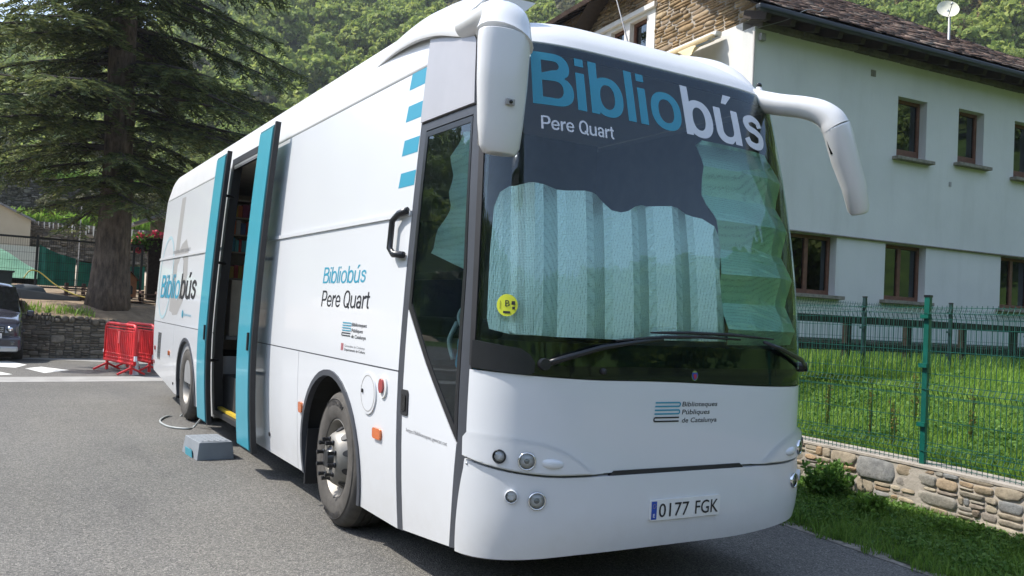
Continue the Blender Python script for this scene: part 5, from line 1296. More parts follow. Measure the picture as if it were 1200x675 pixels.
# black mesh site fence with netting
SF=thing('mesh_fence','tall black framed mesh fence behind the big conifer','fence',(-3.7,25,1.8)); so=Vector((-3.7,25,1.8))
segs=[((-6.6,25.2),(-3.9,25.1)),((-3.9,25.1),(-2.68,25.0)),((-2.68,25.0),(-.2,25.2)),((-.2,25.2),(.28,25.2))]
for (a,b) in (((-9,24.8),(-2.68,25.0)),((-2.68,25.0),(.22,25.3))):
    A=Vector((*a,1.78))-so; Bv=Vector((*b,1.78))-so; m=MB(); L_=(Bv-A).length; u=(Bv-A).normalized()
    for k in range(int(L_/.06)): p=A+u*.06*k; m.bar(p,p+Vector((0,0,1.42)),.006)
    for z in (.25,.5,.75,1.0,1.2): m.bar(A+Vector((0,0,z)),Bv+Vector((0,0,z)),.008)
    m.build('mesh_panel',M['black'],SF,fix=False)
    m=MB(); m.bar(A+Vector((0,0,1.44)),Bv+Vector((0,0,1.44)),.06,.06); m.bar(A,Bv,.05,.05); m.build('rail',M['black'],SF)
for (x,y,h) in ((-2.68,25,1.52),(.22,25.3,1.48),(-.02,25.28,1.4),(-5.6,24.9,1.45)):
    m=MB(); p=Vector((x,y,1.78))-so; m.bar(p-Vector((0,0,.5)),p+Vector((0,0,h)),.07,.07); m.build('post',M['black'],SF)
def netpiece(name,x0,x1,y,z0,zl,zr,label):
    V=[];F=[]; nx,nz=24,10
    for i in range(nx+1):
        t=i/nx
        for j in range(nz+1):
            w=j/nz; top=zl+(zr-zl)*t-.05*math.sin(t*PI)
            V.append((x0+(x1-x0)*t,y+.05*math.sin(t*11+w*3)+.03*math.sin(t*25),z0+(top-z0)*w))
    for i in range(nx):
        for j in range(nz): a=i*(nz+1)+j; F.append((a,a+1,a+nz+2,a+nz+1))
    o=npmesh(name,V,F,M['net'],smooth=True); tag(o,label,'netting')
netpiece('shade_net',-2.62,-1.62,25.35,1.85,3.05,2.70,'dark green netting sagging between the fence post and the white pole')
netpiece('shade_net',-1.55,.35,25.45,1.85,2.62,2.60,'dark green netting hung low behind the conifer trunk')
m=MB(); m.bar((0,0,-.2),(.02,0,.95),.05,.05); o=m.build('white_pole',M['white_p'],None); o.location=(-1.58,25.4,1.75); tag(o,'short white pole between two pieces of green netting','pole')
m=MB(); m.bar((0,0,0),(0,0,2.6),.05,.05); o=m.build('thin_pole',M['inkgrey'],None); o.location=(-.6,40,3.1); tag(o,'thin grey pole standing in front of the terrace wall','pole')
# yard clutter
def low(name,m,mat,loc,label,cat,rz=0,bev=.01,smooth=False):
    o=m.build(name,mat,None,smooth); o.location=loc; o.rotation_euler=(0,0,rz); tag(o,label,cat)
    if bev: mod_bevel(o,bev)
    return o
m=MB(); m.lathe([(.0001,.42),(.2,.40),(.36,.33),(.43,.2),(.45,0)],(0,0,0),'Z',24); m.v=[(x*1.15,y*.6,z) for x,y,z in m.v]
low('metal_hopper',m,M['hopper'],(-2.9,24.0,1.42),'domed dark grey metal hopper lying on the soil bed','hopper',bev=0,smooth=True)
m=MB(); m.add([(0,0,.30),(1.55,.05,.12),(1.6,.5,.12),(0,.5,.30),(0,0,.0),(1.55,.05,.0),(1.6,.5,.0),(0,.5,.0)],[(0,1,2,3),(4,7,6,5),(0,4,5,1),(1,5,6,2),(2,6,7,3),(3,7,4,0)])
low('metal_chute',m,M['hopper'],(-3.15,23.4,1.40),'long flat grey metal chute tapering towards the conifer','chute')
m=MB(); m.prism([(-.16,-.16),(.16,-.16),(.16,.16),(-.16,.16)],0,.6); m.v=[(x*(1+.25*z),y*(1+.25*z),z) for x,y,z in m.v]; m.box((0,0,.62),(.46,.46,.05))
low('dustbin',m,M['bin'],(-3.45,24.2,1.55),'black plastic dustbin with a wide rim by the mesh fence','bin',bev=.015)
m=MB()
for k in range(4): m.box((0,.0,.06+.12*k),(1.0,.5,.03)); [m.box((x,0,.12+.12*k),(.08,.5,.08)) for x in (-.45,0,.45)]
low('pallet_stack',m,M['pallet'],(-1.45,24.2,1.42),'stack of rusty brown boards left of the conifer trunk','pallet',bev=.005)
m=MB()
for k in range(3): m.box((0,.0,.06+.12*k),(1.0,.5,.03)); [m.box((x,0,.12+.12*k),(.08,.5,.08)) for x in (-.45,0,.45)]
low('pallet_stack',m,M['pallet'],(.15,24.3,1.42),'low stack of brown boards right of the conifer trunk','pallet',bev=.005)
KN=thing('kennel','small orange wooden kennel with a pitched roof beside the conifer trunk','kennel',(-.24,24.0,1.62))
m=MB(); m.add([(-.17,-.2,0),(.17,-.2,0),(.17,-.2,.55),(0,-.2,.72),(-.17,-.2,.55),(-.17,.2,0),(.17,.2,0),(.17,.2,.55),(0,.2,.72),(-.17,.2,.55)],[(0,1,2,3,4),(5,9,8,7,6),(0,5,6,1),(1,6,7,2),(4,9,5,0)]); m.build('box',M['kennel'],KN)
m=MB(); m.add([(-.23,-.26,.50),(0,-.26,.77),(.23,-.26,.50),(-.23,.26,.50),(0,.26,.77),(.23,.26,.50)],[(0,1,4,3),(1,2,5,4)]); o=m.build('roof',M['pallet'],KN,fix=False); mod_solid(o,.02)
m=MB(); m.prism([(-.07,0),(.07,0),(.07,.2),(.04,.26),(-.04,.26),(-.07,.2)],0,.01,Matrix.Translation((0,-.205,.08))@Matrix.Rotation(R(90),4,'X')); m.build('door_hole',M['black'],KN)
m=MB(); m.tube(bez([(-3.0,23.8,2.0),(-2.85,23.9,2.22),(-2.6,23.9,2.18),(-2.2,23.6,1.85),(-1.7,23.2,1.60),(-1.2,22.9,1.50),(-.9,22.8,1.42)],8),.018,6); tag(m.build('garden_hose',M['yhose'],None,True),'yellow hose looping from the mesh fence to the conifer trunk','hose')
# hut with slate roof, brown gate pillar, geraniums
HU=thing('slate_hut','small dark hut with a grey slate roof just left of the coach','hut',(2.0,30,2.0))
m=MB(); m.box((.3,1,1.2),(2.0,2.0,2.6)); m.build('wall',M['stoneP'],HU)
m=MB(); m.add([(-1.6,-.5,2.30),(.9,-.5,3.42),(3.2,-.5,2.3),(-1.6,2.4,2.30),(.9,2.4,3.42),(3.2,2.4,2.3)],[(0,1,4,3),(1,2,5,4)]); o=m.build('roof',M['slate_hut'],HU,fix=False); mod_solid(o,.10)
m=MB(); m.box((0,0,.85),(.36,.36,2.0)); m.box((0,0,1.88),(.52,.5,.07)); o=m.build('gate_pillar',M['wood'],None); o.location=(.62,25.6,1.6); tag(o,'dark brown gate pillar with a flat cap left of the coach tail','pillar'); mod_bevel(o,.01)
# ================================================================ VEGETATION
def quads_from(C_,A_,B_):   # centres and two half axes -> quads
    n=len(C_); V=np.empty((n,4,3),np.float32); V[:,0]=C_-A_-B_; V[:,1]=C_+A_-B_; V[:,2]=C_+A_+B_; V[:,3]=C_-A_+B_
    return V.reshape(-1,3),np.arange(n*4).reshape(n,4)
def unit(v): return v/np.maximum(1e-9,np.linalg.norm(v,axis=-1,keepdims=True))
# ---- the big conifer
def conifer(loc,H_,label):
    T=thing('conifer_tree',label,'tree',loc)
    m=MB(); path=[];rad=[]
    for i in range(24):
        t=i/23; z=-.3+t*H_; path.append((.05*math.sin(z*.6),.04*math.cos(z*.5),z)); 
        r=.42*(1-t)**.85+.03; r+=.20*math.exp(-max(0,z)/.45)+.03*math.sin(z*4)*(1-t); rad.append(r)
    # lumpy bark: radial displacement
    m.tube(path,rad,28)
    m.v=[(x+.035*math.sin(7*math.atan2(y,x)+z*1.3),y+.035*math.cos(5*math.atan2(y,x)-z*1.7),z) for x,y,z in m.v]
    m.build('trunk',M['bark'],T,True)
    bm_=MB(); Cs=[];As=[];Bs=[];TC=[]
    r=np.random.default_rng(5); z=3.0; k=0
    while z<H_-.6:
        nb=2 if r.random()<.4 else 3
        for j in range(nb):
            az=r.uniform(0,2*PI); t=z/H_; 
            L_=(6.1*(1-t)**.75+.5)*r.uniform(.65,1.08)
            if z<4.3: L_*=r.uniform(.3,.75)
            d=np.array([math.sin(az),math.cos(az),0]); side=np.array([d[1],-d[0],0]); n=13; pts=[]
            rise=r.uniform(-.05,.16); droop=r.uniform(.14,.30)
            for i in range(n):
                q=i/(n-1); pts.append(np.array([0,0,z])+d*L_*q+side*.10*L_*math.sin(q*2+k)*q+np.array([0,0,L_*(rise*q-droop*q*q*1.4+.10*q**4)]))
            bm_.tube(pts,[.075*(1-.85*i/(n-1))*(.5+L_/8) for i in range(n)],5,cap=False)
            # side twigs
            ntw=int(L_*9.0)
            for i in range(ntw):
                q=.10+.90*(i+r.uniform(0,1))/ntw; f=q*(n-1); i0=min(int(f),n-2); p=pts[i0]*(1-(f-i0))+pts[i0+1]*(f-i0)
                tg=pts[i0+1]-pts[i0]; tg/=np.linalg.norm(tg); sd=1 if r.random()<.5 else -1
                tl=(.25+.95*math.sin(min(1,(1-q)*1.35+.12)*PI*.55))*r.uniform(.5,1.1)*(.45+L_/9)
                td=tg*r.uniform(.35,.9)+side*sd*r.uniform(.6,1.1)+np.array([0,0,r.uniform(-.55,.05)]); td/=np.linalg.norm(td)
                ns=max(4,int(tl*15)); s=(np.arange(ns)+.5)/ns
                ps=p+td*tl*s[:,None]+np.array([0,0,-1])*(.22*tl*s**2)[:,None]
                TC.append((p,ps[-1],tl))
                for a in (-1,1):
                    # needle sprays: narrow blades leaning forward off the twig
                    out=unit(np.cross(td,[0,0,1]))*a
                    ln=(.13*(1-.5*s)*r.uniform(.7,1.25,ns))[:,None]
                    dirv=unit(out+td*.75+r.normal(0,.22,(ns,3))+np.array([0,0,-.12]))
                    c=ps+dirv*ln*.8; wv=unit(np.cross(dirv,r.normal(0,.5,(ns,3))+np.array([0,0,1.])))*.019
                    Cs.append(c);As.append(dirv*ln);Bs.append(wv)
            k+=1
        z+=r.uniform(.155,.29)*(1 if z<13 else 1.6)
    for (a,b,tl) in TC[::2]: 
        bm_.tube([a,(a+b)/2+np.array([0,0,.03]),b],[.012,.008,.004],3,cap=False)
    bm_.build('branch_framework',M['twig'],T,fix=False)
    V,F=quads_from(np.concatenate(Cs),np.concatenate(As),np.concatenate(Bs)); print('needles',len(F))
    npmesh('crown',V,F,M['needles'],T); return T
conifer((-.98,22.15,1.38),21,'huge dark conifer with drooping boughs and thick bare trunk behind the stone retaining wall')
# ---- broadleaf crowns for the slopes
def crown_arrays(seed,R_,H_,clumps,per,leafs,shape=1.):
    r=np.random.default_rng(seed); Cs=[]; Ns=[]
    for i in range(clumps):
        d=unit(r.normal(0,1,3)); rr_=r.uniform(.35,1)**.6; c=np.array([d[0]*R_*rr_,d[1]*R_*rr_,H_*.58+d[2]*H_*.40*rr_*shape])
        c[:2]*=(1-.45*max(0,(c[2]/H_-.55))/.45)
        cr=R_*r.uniform(.20,.40); q=unit(r.normal(0,1,(per,3))); q[:,2]=np.abs(q[:,2])*r.choice([1,1,1,-1],per)
        rad=cr*r.uniform(.72,1.05,(per,1)); Cs.append(c+q*rad*np.array([1.05,1.05,.8])); Ns.append(unit(q+r.normal(0,.55,(per,3))))
    C_=np.concatenate(Cs); N_=np.concatenate(Ns); a=unit(np.cross(N_,r.normal(0,1,N_.shape))); b=np.cross(N_,a)
    s=(leafs*r.uniform(.6,1.3,(len(C_),1))); return quads_from(C_,a*s,b*s*.7)
protos=[]
for i,(mt,R_,H_,sh,cl,lf) in enumerate((('broad',2.9,6.6,1.,46,.125),('broad',3.4,7.2,.9,54,.13),('broad',2.3,7.6,1.1,42,.12),('olive',2.4,4.4,.8,40,.11),('olive',2.0,5.2,1.,34,.11),('goldleaf',2.2,7.0,1.1,40,.12))):
    V,F=crown_arrays(40+i,R_,H_,cl,270,lf*.72,sh); 
    cm=npmesh('crown_src',V,F,M[mt]); tm=MB(); r=random.Random(i)
    tm.tube([(0,0,-1.2),(.05,0,H_*.25),(.0,.08,H_*.6),(0,0,H_*.85)],[.16,.12,.08,.03],7)
    for k in range(6):
        a=r.uniform(0,2*PI); z=H_*r.uniform(.25,.55); tm.tube([(0,0,z),(R_*.35*math.cos(a),R_*.35*math.sin(a),z+H_*.12),(R_*.7*math.cos(a),R_*.7*math.sin(a),z+H_*.25)],[.06,.04,.015],5)
    tr_=tm.build('trunk_src',M['bark'],None,True); protos.append((cm,tr_,mt,H_))
lab={'broad':('broadleaf_tree','light green broadleaf tree among others on the wooded hillside','tree','light green trees on the hillside'),
     'olive':('scrub_tree','dull olive green scrubby tree on the dry upper hillside','tree','olive scrub on the hillside'),
     'goldleaf':('turning_tree','tree with yellowish brown autumn leaves on the hillside above the house roof','tree','yellowing trees on the hillside')}
def zone(az,r,rnd):
    # the dry scrubby shoulder lies high between the coach roof and the house
    if 20<az<41 and r>215+40*math.sin(az*.9): return 'olive' if rnd<.8 else 'broad'
    if az>44 and rnd<.07: return 'goldleaf'
    return 'broad' if rnd<.88 else 'olive'
spots=[]; r2=random.Random(21)
for i in range(6000):
    az=r2.uniform(-3,66); u=r2.random(); r=math.sqrt(112**2+u*(430**2-112**2)); x,y=r*math.sin(R(az)),r*math.cos(R(az))
    spots.append((r,az,x,y,r2.random()))
spots.sort(); nind=0; far={k:[] for k in range(6)}
pid={'broad':[0,1,2],'olive':[3,4],'goldleaf':[5]}
for (r,az,x,y,q) in spots:
    kind=zone(az,r,q); p=r2.choice(pid[kind]); s=r2.uniform(.85,1.4)*(1.0 if r<200 else 1.15); z=TH(x,y)-.3
    if r<1.5*math.hypot(10,20): pass
    if nind<285 and az>1:
        cm,tr_,mt,H_=protos[p]; nm,lb,ct,gr=lab[mt]
        t=thing(nm,lb,ct,(x,y,z),r2.uniform(0,6.28),gr); t.scale=(s,s,s*r2.uniform(.9,1.2))
        c=bpy.data.objects.new('crown',cm.data); link(c,t); c2=bpy.data.objects.new('trunk',tr_.data); link(c2,t); nind+=1
    else: far[p].append((x,y,z,s,r2.uniform(0,6.28)))
r5=random.Random(77)
for i in range(1000):
    az=r5.uniform(68,355); r=math.sqrt(115**2+r5.random()*(330**2-115**2)); x,y=r*math.sin(R(az)),r*math.cos(R(az)); far[r5.choice([0,1,2,3])].append((x,y,TH(x,y)-.3,r5.uniform(1.3,2.3),r5.uniform(0,6.28)))
lowp=[]
for i,(mt,R_,H_,sh) in enumerate((('broad',2.9,6.6,1.),('broad',3.4,7.2,.9),('broad',2.3,7.6,1.1),('olive',2.4,4.4,.8),('olive',2.0,5.2,1.),('goldleaf',2.2,7.0,1.1))):
    lowp.append(crown_arrays(80+i,R_,H_,26,26,.29,sh))
for p,L_ in far.items():
    if not L_: continue
    V0,F0=lowp[p]; VV=[];FF=[]; 
    for k,(x,y,z,s,a) in enumerate(L_):
        ca,sa=math.cos(a),math.sin(a); v=V0*s; v=np.stack([v[:,0]*ca-v[:,1]*sa+x,v[:,0]*sa+v[:,1]*ca+y,v[:,2]+z],1); VV.append(v); FF.append(F0+k*len(V0))
    o=npmesh('far_woodland',np.concatenate(VV),np.concatenate(FF),M[protos[p][2]]); tag(o,'distant wooded slope of mixed small trees reading as one mass','woodland',kind='stuff')
for cm,tr_,_,_ in protos: bpy.data.objects.remove(cm); bpy.data.objects.remove(tr_)
# trees seen only in the coach's windows, standing across the road behind the viewer
for i,(x,y,s) in enumerate(((16,-30,1.6),(20,-24,1.3),(25,-28,1.9),(12,-38,1.5),(30,-18,1.6))):
    src=[o for o in COL.objects if o.name.startswith('broadleaf_tree')][i]
    t=copy_tree(src); t.location=(x,y,0); t.scale=(s,s,s); t['label']='broadleaf tree across the road, mirrored in the windscreen'; t['group']='trees across the road'
# ---- grass
def blades(name,n,region,zf_,h,w,mat,label,seed,lean=.35,cat='grass'):
    r=np.random.default_rng(seed); P0=region(r,n); n=len(P0); z=np.array([zf_(x,y) for x,y in P0]); P0=np.c_[P0,z-.01]
    hh=h[0]+(h[1]-h[0])*r.random(n)**1.5; az=r.uniform(0,2*PI,n); ln=hh*lean*r.uniform(.2,1.6,n)
    d=np.stack([np.cos(az),np.sin(az),0*az],1); s=np.stack([-np.sin(az),np.cos(az),0*az],1)*(w*r.uniform(.6,1.3,n))[:,None]
    mid=P0+d*(ln*.35)[:,None]+np.array([0,0,1])*(hh*.6)[:,None]; tip=P0+d*ln[:,None]+np.array([0,0,1])*hh[:,None]
    V=np.stack([P0-s,P0+s,mid+s*.8,mid-s*.8,tip+s*.15,tip-s*.15],1).reshape(-1,3)
    b=np.arange(n)[:,None]*6; F=np.concatenate([b+np.array([[0,1,2,3]]),b+np.array([[3,2,4,5]])])
    o=npmesh(name,V,F,mat); tag(o,label,cat,kind='stuff'); return o
def vz(x,y):
    w=max(.1,wall_x(y)-edge_x(y)); return .012+.10*smooth(0,1,(x-edge_x(y))/w)
def rv(r,n):
    y=-5+10.5*r.random(n); t=r.random(n)**.9
    return np.array([(edge_x(b)-.04+(wall_x(b)-edge_x(b)+.05)*a+.05*math.sin(b*13)+.03*math.sin(b*29),b) for a,b in zip(t,y)])
blades('verge_grass',46000,rv,vz,(.03,.12),.0035,M['grassd'],'short mixed green grass growing on the verge between asphalt and stone wall',1,.7)
def rm(r,n):
    y=-3.5+11.0*r.random(n); x=np.array([wall_x(b)+.33 for b in y])+ (6.5*r.random(n)**1.35)
    k=(y<7.2-.1*x+.5*0)&(y<7.4); return np.c_[x,y][k]
blades('meadow_grass',110000,rm,MZ,(.03,.15),.0045,M['grass'],'bright green meadow grass behind the wire fence',2,.5)
def rm2(r,n):
    u=-4+14*r.random(n); v=-3.2+3.1*r.random(n); return np.array([(H3(a,b,0).x,H3(a,b,0).y) for a,b in zip(u,v)])
blades('meadow_grass',26000,rm2,lambda x,y:1.04,(.10,.38),.006,M['grass'],'taller grass growing along the foot of the house',3,.4)
def leaves(name,n,region,zf_,h,s,mat,label,seed,cat='weeds',kind='stuff'):
    r=np.random.default_rng(seed); P0=region(r,n); n=len(P0); z=np.array([zf_(x,y) for x,y in P0]); C_=np.c_[P0,z+h[0]+(h[1]-h[0])*r.random(n)]
    N_=unit(r.normal(0,.55,(n,3))+np.array([0,0,1])); a=unit(np.cross(N_,r.normal(0,1,(n,3)))); b=np.cross(N_,a); sc_=(s*r.uniform(.5,1.4,(n,1)))
    V,F=quads_from(C_,a*sc_,b*sc_*.62); o=npmesh(name,V,F,mat); tag(o,label,cat,kind=kind); return o
def rv2(r,n):
    c=np.array([(r.uniform(.15,.95),r.uniform(-5,5)) for _ in range(150)]); k=r.integers(0,150,n); t=np.clip(c[k,0]+r.normal(0,.09,n),.02,1); y=c[k,1]+r.normal(0,.11,n)
    return np.array([(edge_x(b)+(wall_x(b)-edge_x(b))*a,b) for a,b in zip(t,y)])
leaves('verge_weeds',26000,rv2,vz,(.015,.075),.013,M['weed'],'low leafy weeds and clover growing in the roadside verge',4)
def rm3(r,n):
    c=np.array([(r.uniform(0,5),r.uniform(-3,6.5)) for _ in range(160)]); k=r.integers(0,160,n); y=c[k,1]+r.normal(0,.16,n); x=np.array([wall_x(b) for b in y])+.4+c[k,0]+r.normal(0,.16,n)
    q=(y<6.8-.08*x)&(x-np.array([wall_x(b) for b in y])>.32); return np.c_[x,y][q]
leaves('meadow_weeds',22000,rm3,MZ,(.02,.13),.018,M['weed'],'broad leafed weeds growing through the meadow grass',5)
r3=np.random.default_rng(8)
C_=np.array([(4.4+3.0*a,-1+5*b,0) for a,b in r3.random((16,2))]); C_[:,2]=[MZ(x,y)+.2 for x,y in C_[:,:2]]; N_=unit(r3.normal(0,.5,(16,3))+[0,0,1]); a=unit(np.cross(N_,r3.normal(0,1,(16,3)))); b=np.cross(N_,a)
V,F=quads_from(C_,a*.013,b*.013); tag(npmesh('wild_flowers',V,F,M['stick']),'tiny yellow flowers dotted through the meadow','flowers',kind='stuff')
# ---- leafy bush against the wall
def bush(name,loc,rad,h,nst,label,mat,leafs=.03,seed=3,cat='bush'):
    r=np.random.default_rng(seed); T=thing(name,label,cat,loc); m=MB(); Cs=[];As=[];Bs=[]
    for i in range(nst):
        az=r.uniform(0,2*PI); lean=r.uniform(0,rad); hh=h*r.uniform(.5,1.05); tip=np.array([lean*math.cos(az),lean*math.sin(az),hh]); base=tip*np.array([.12,.12,0]); mid=(base+tip)/2+np.array([0,0,hh*.12])
        m.tube([base,mid,tip],[.005,.004,.002],4,cap=False)
        nl=26
        for k in range(nl):
            q=r.uniform(.15,1); p=(1-q)**2*base+2*q*(1-q)*mid+q*q*tip; d=unit(r.normal(0,1,3)+np.array([0,0,.5])); n=unit(np.cross(d,r.normal(0,1,3))); l=leafs*r.uniform(.6,1.3); Cs.append(p+d*l*.9);As.append(d*l);Bs.append(n*l*.42)
    m.build('stems',M['weed'],T,fix=False); V,F=quads_from(np.array(Cs),np.array(As),np.array(Bs)); npmesh('leaves',V,F,mat,T); return T
bush('bush',(3.24,1.55,.06),.26,.36,95,'leafy green bush growing against the pale rubble wall',M['weed'],.026)
bush('weed_clump',(3.05,.95,.05),.16,.20,34,'small leafy weed clump on the verge in front of the stone wall',M['grassd'],.022,5,'weed')
bush('weed_clump',(3.1,.2,.05),.2,.16,40,'low spreading weed clump nearest the right edge of the verge',M['grassd'],.022,6,'weed')
for k in range(7):
    x,y=[(4.3,1.9),(4.1,1.5),(4.5,2.6),(4.9,1.2),(5.5,2.2),(4.0,2.9),(5.1,.6)][k]
    bush('seed_stalk',(x,y,MZ(x,y)),.05,.62,6,'tall pale seed stalk standing above the meadow grass behind the fence',M['goldleaf'],.012,60+k,'grass stalk')['group']='seed stalks in the meadow'
def rbed(r,n):
    x=-3.2+4*r.random(n); return np.array([(a,lw_y(a)+.25+.8*r.random()) for a in x])
blades('bed_weeds',360,lambda r,n:np.array([(a,lw_y(a)+.2+.7*b) for a,b in zip(-3.0+1.6*r.random(n),r.random(n))]),bedz,(.05,.22),.012,M['grass'],'weeds sprouting along the top of the dark retaining wall',9,.5,'weeds')
blades('terrace_grass',9000,lambda r,n:np.c_[-8+20*r.random(n),45.0+2.2*r.random(n)],lambda x,y:5.12,(.2,.75),.05,M['grass'],'rough grass along the top of the terrace wall',10,.4)
blades('terrace_grass',7000,lambda r,n:np.c_[-8+20*r.random(n),54.2+3*r.random(n)],lambda x,y:8.4,(.2,.8),.06,M['grassd'],'dark grass on the upper terrace',12,.4)
for i,(x,y,z,s) in enumerate(((-1.2,52.5,5.8,.35),(3.4,48,5.4,.55),(5.5,50,5.6,.5),(-5,50,5.6,.5),(.8,53,6.,.4))):
    src=[o for o in COL.objects if o.name.startswith('scrub_tree')][i%3]; t=copy_tree(src); t.location=(x,y,z); t.scale=(s,s,s); t['label']=['small round green shrub on the terrace left of the conifer trunk','dark shrub on the terrace right of the conifer trunk','dark bushy shrub behind the slate hut','shrub on the terrace above the beige outbuilding','small shrub at the foot of the upper terrace wall'][i]; t['category']='shrub'; t.pop('group',None) if hasattr(t,'pop') else None
    if 'group' in t: del t['group']
# geraniums on the pillar wall
GE=thing('geranium','red flowering geranium trailing over the wall beside the gate pillar','potted flowers',(.35,25.6,3.35)); r=np.random.default_rng(4); n=260
C_=np.c_[r.uniform(-.42,.62,n),r.uniform(-.25,.25,n),r.normal(.12,.12,n)]; cc=np.array([(-.3,0,.05),(-.15,0,.22),(.1,0,.18),(.28,0,.33),(.5,0,.25),(-.25,-.1,-.25)]); C_=cc[r.integers(0,6,n)]+r.normal(0,.055,(n,3)); N_=unit(r.normal(0,1,(n,3))); a=unit(np.cross(N_,r.normal(0,1,(n,3)))); b=np.cross(N_,a); V,F=quads_from(C_,a*.035,b*.035); npmesh('blossom',V,F,M['flower'],GE)
C_=np.c_[r.uniform(-.42,.62,500),r.uniform(-.2,.2,500),r.normal(.02,.13,500)]; N_=unit(r.normal(0,1,(500,3))); a=unit(np.cross(N_,r.normal(0,1,(500,3)))); b=np.cross(N_,a); V,F=quads_from(C_,a*.035,b*.035); npmesh('leaves',V,F,M['weed'],GE)
m=MB(); m.box((.1,.0,-.16),(1.1,.3,.2)); m.build('planter',M['wood'],GE)
# ================================================================ BARRIERS AND CAR
def barrier(p0,p1,label):
    p0=Vector((*p0,0)); p1=Vector((*p1,0)); d=p1-p0; L_=d.length; rz=math.atan2(d.y,d.x); T=thing('crowd_barrier',label,'barrier',tuple(p0),rz,'red plastic barriers behind the coach')
    m=MB(); z0,z1=.24,1.04; r=.14
    pts=[(0,0,z0)]+[(0,0,z1-r)]+[(r-r*math.cos(a),0,z1-r+r*math.sin(a)) for a in (R(30),R(60),R(90))]+[(L_-r+r*math.sin(a),0,z1-r+r*math.cos(a)) for a in (0,R(30),R(60),R(90))]+[(L_,0,z0),(0,0,z0)]
    m.tube(pts,.034,8); m.build('frame',M['barrier'],T,True)
    m=MB(); n=int(L_/.105)
    for k in range(1,n): x=L_*k/n; m.box((x,0,(z0+z1)/2-.05),(.076,.026,z1-z0-.16))
    o=m.build('slats',M['barrier'],T); mod_bevel(o,.006)
    m=MB()
    for z in (z1-.13,z1-.07,z0+.08,z0+.16): m.box((L_/2,0,z),(L_-.08,.04,.030))
    o=m.build('cross_rail',M['barrier'],T); mod_bevel(o,.006)
    for x in (.16,L_-.16):
        m=MB(); m.bar((x,0,.28),(x,0,.02),.07,.05); m.bar((x,-.28,.025),(x,0,.16),.055,.04); m.bar((x,.28,.025),(x,0,.16),.055,.04); o=m.build('foot',M['barrier'],T); mod_bevel(o,.008)
    m=MB(); m.box((L_*.48,.0,.76),(.13,.05,.26)); o=m.build('reflector',M['barl'],T); mod_bevel(o,.006)
    m=MB(); m.box((-.03,0,.42),(.06,.05,.07)); m.box((L_+.03,0,.36),(.06,.05,.10)); m.build('coupling',M['whitev'],T)
barrier((-1.46,17.05),(-1.06,15.35),'red plastic crowd barrier nearest the road behind the coach')
barrier((-.98,17.6),(-.62,16.0),'red plastic crowd barrier half hidden by the coach tail')
m=MB(); m.lathe([(.0001,.30),(.05,.30),(.075,.26),(.085,.02),(.10,.0)],(0,0,0),'Z',14); o=m.build('water_can',M['steel'],None,True); o.location=(-1.0,15.75,0); tag(o,'grey metal can standing at the foot of the red barriers','can')
# parked car: nose towards the road, only its corner is in the picture
CAR=thing('parked_car','dark people carrier parked in front of the retaining wall, its nose at the left edge','car',(-3.90,18.95,0),R(0))
def carbody():
    # cross sections along the length; x half width, z bottom, belt, roof
    st=[(-.0,.66,.34,.62,.74),(.05,.80,.27,.72,.86),(.18,.87,.24,.80,.94),(.45,.90,.22,.86,1.02),(.95,.91,.22,.90,1.10),(1.10,.915,.22,.92,1.14),(1.85,.92,.22,.95,1.78),(2.3,.92,.22,.97,1.84),(3.8,.92,.24,.98,1.82),(4.35,.88,.28,.98,1.60),(4.42,.84,.34,.9,1.2)]
    V=[];F=[]; k=0
    for (y,w,zb,zm,zt) in st:
        gh=.80 if zt>1.3 else .93
        ring=[(-w*.96,zb),(-w,zb+.12),(-w,zm-.12),(-w*.985,zm),(-w*gh,zm+(zt-zm)*.85),(-w*gh*.86,zt),(0,zt+.02),(w*gh*.86,zt),(w*gh,zm+(zt-zm)*.85),(w*.985,zm),(w,zm-.12),(w,zb+.12),(w*.96,zb)]
        k=len(ring); V+=[(x,y,z) for x,z in ring]
    for i in range(len(st)-1):
        for j in range(k): a=i*k+j; b=i*k+(j+1)%k; F.append((a,b,b+k,a+k))
    F.append(tuple(range(k))); F.append(tuple((len(st)-1)*k+j for j in range(k)))
    m=MB(); m.add(V,F); o=m.build('body',M['carp'],CAR,True); mod_sub(o,2); autosmooth(o,80); return o
carbody()
def cbx(name,c,d,mat,bev=.02,par=CAR,rz=0,M4=None):
    m=MB(); m.box(c,d,rz,M4=M4); o=m.build(name,mat,par); 
    if bev: mod_bevel(o,bev,3)
    return o
cbx('bumper',(0,.03,.42),(1.72,.30,.34),M['carp'],.07); cbx('bumper_skirt',(0,-.02,.30),(1.60,.24,.13),M['steel'],.04)
cbx('grille',(0,-.085,.50),(1.25,.06,.15),M['satin'],.02); G2=cbx('upper_grille',(0,-.015,.735),(1.02,.08,.17),M['satin'],.02)
for k in range(3): cbx('grille_bar',(0,-.06,.69+.045*k),(.98,.02,.012),M['chrome'],.003,G2)
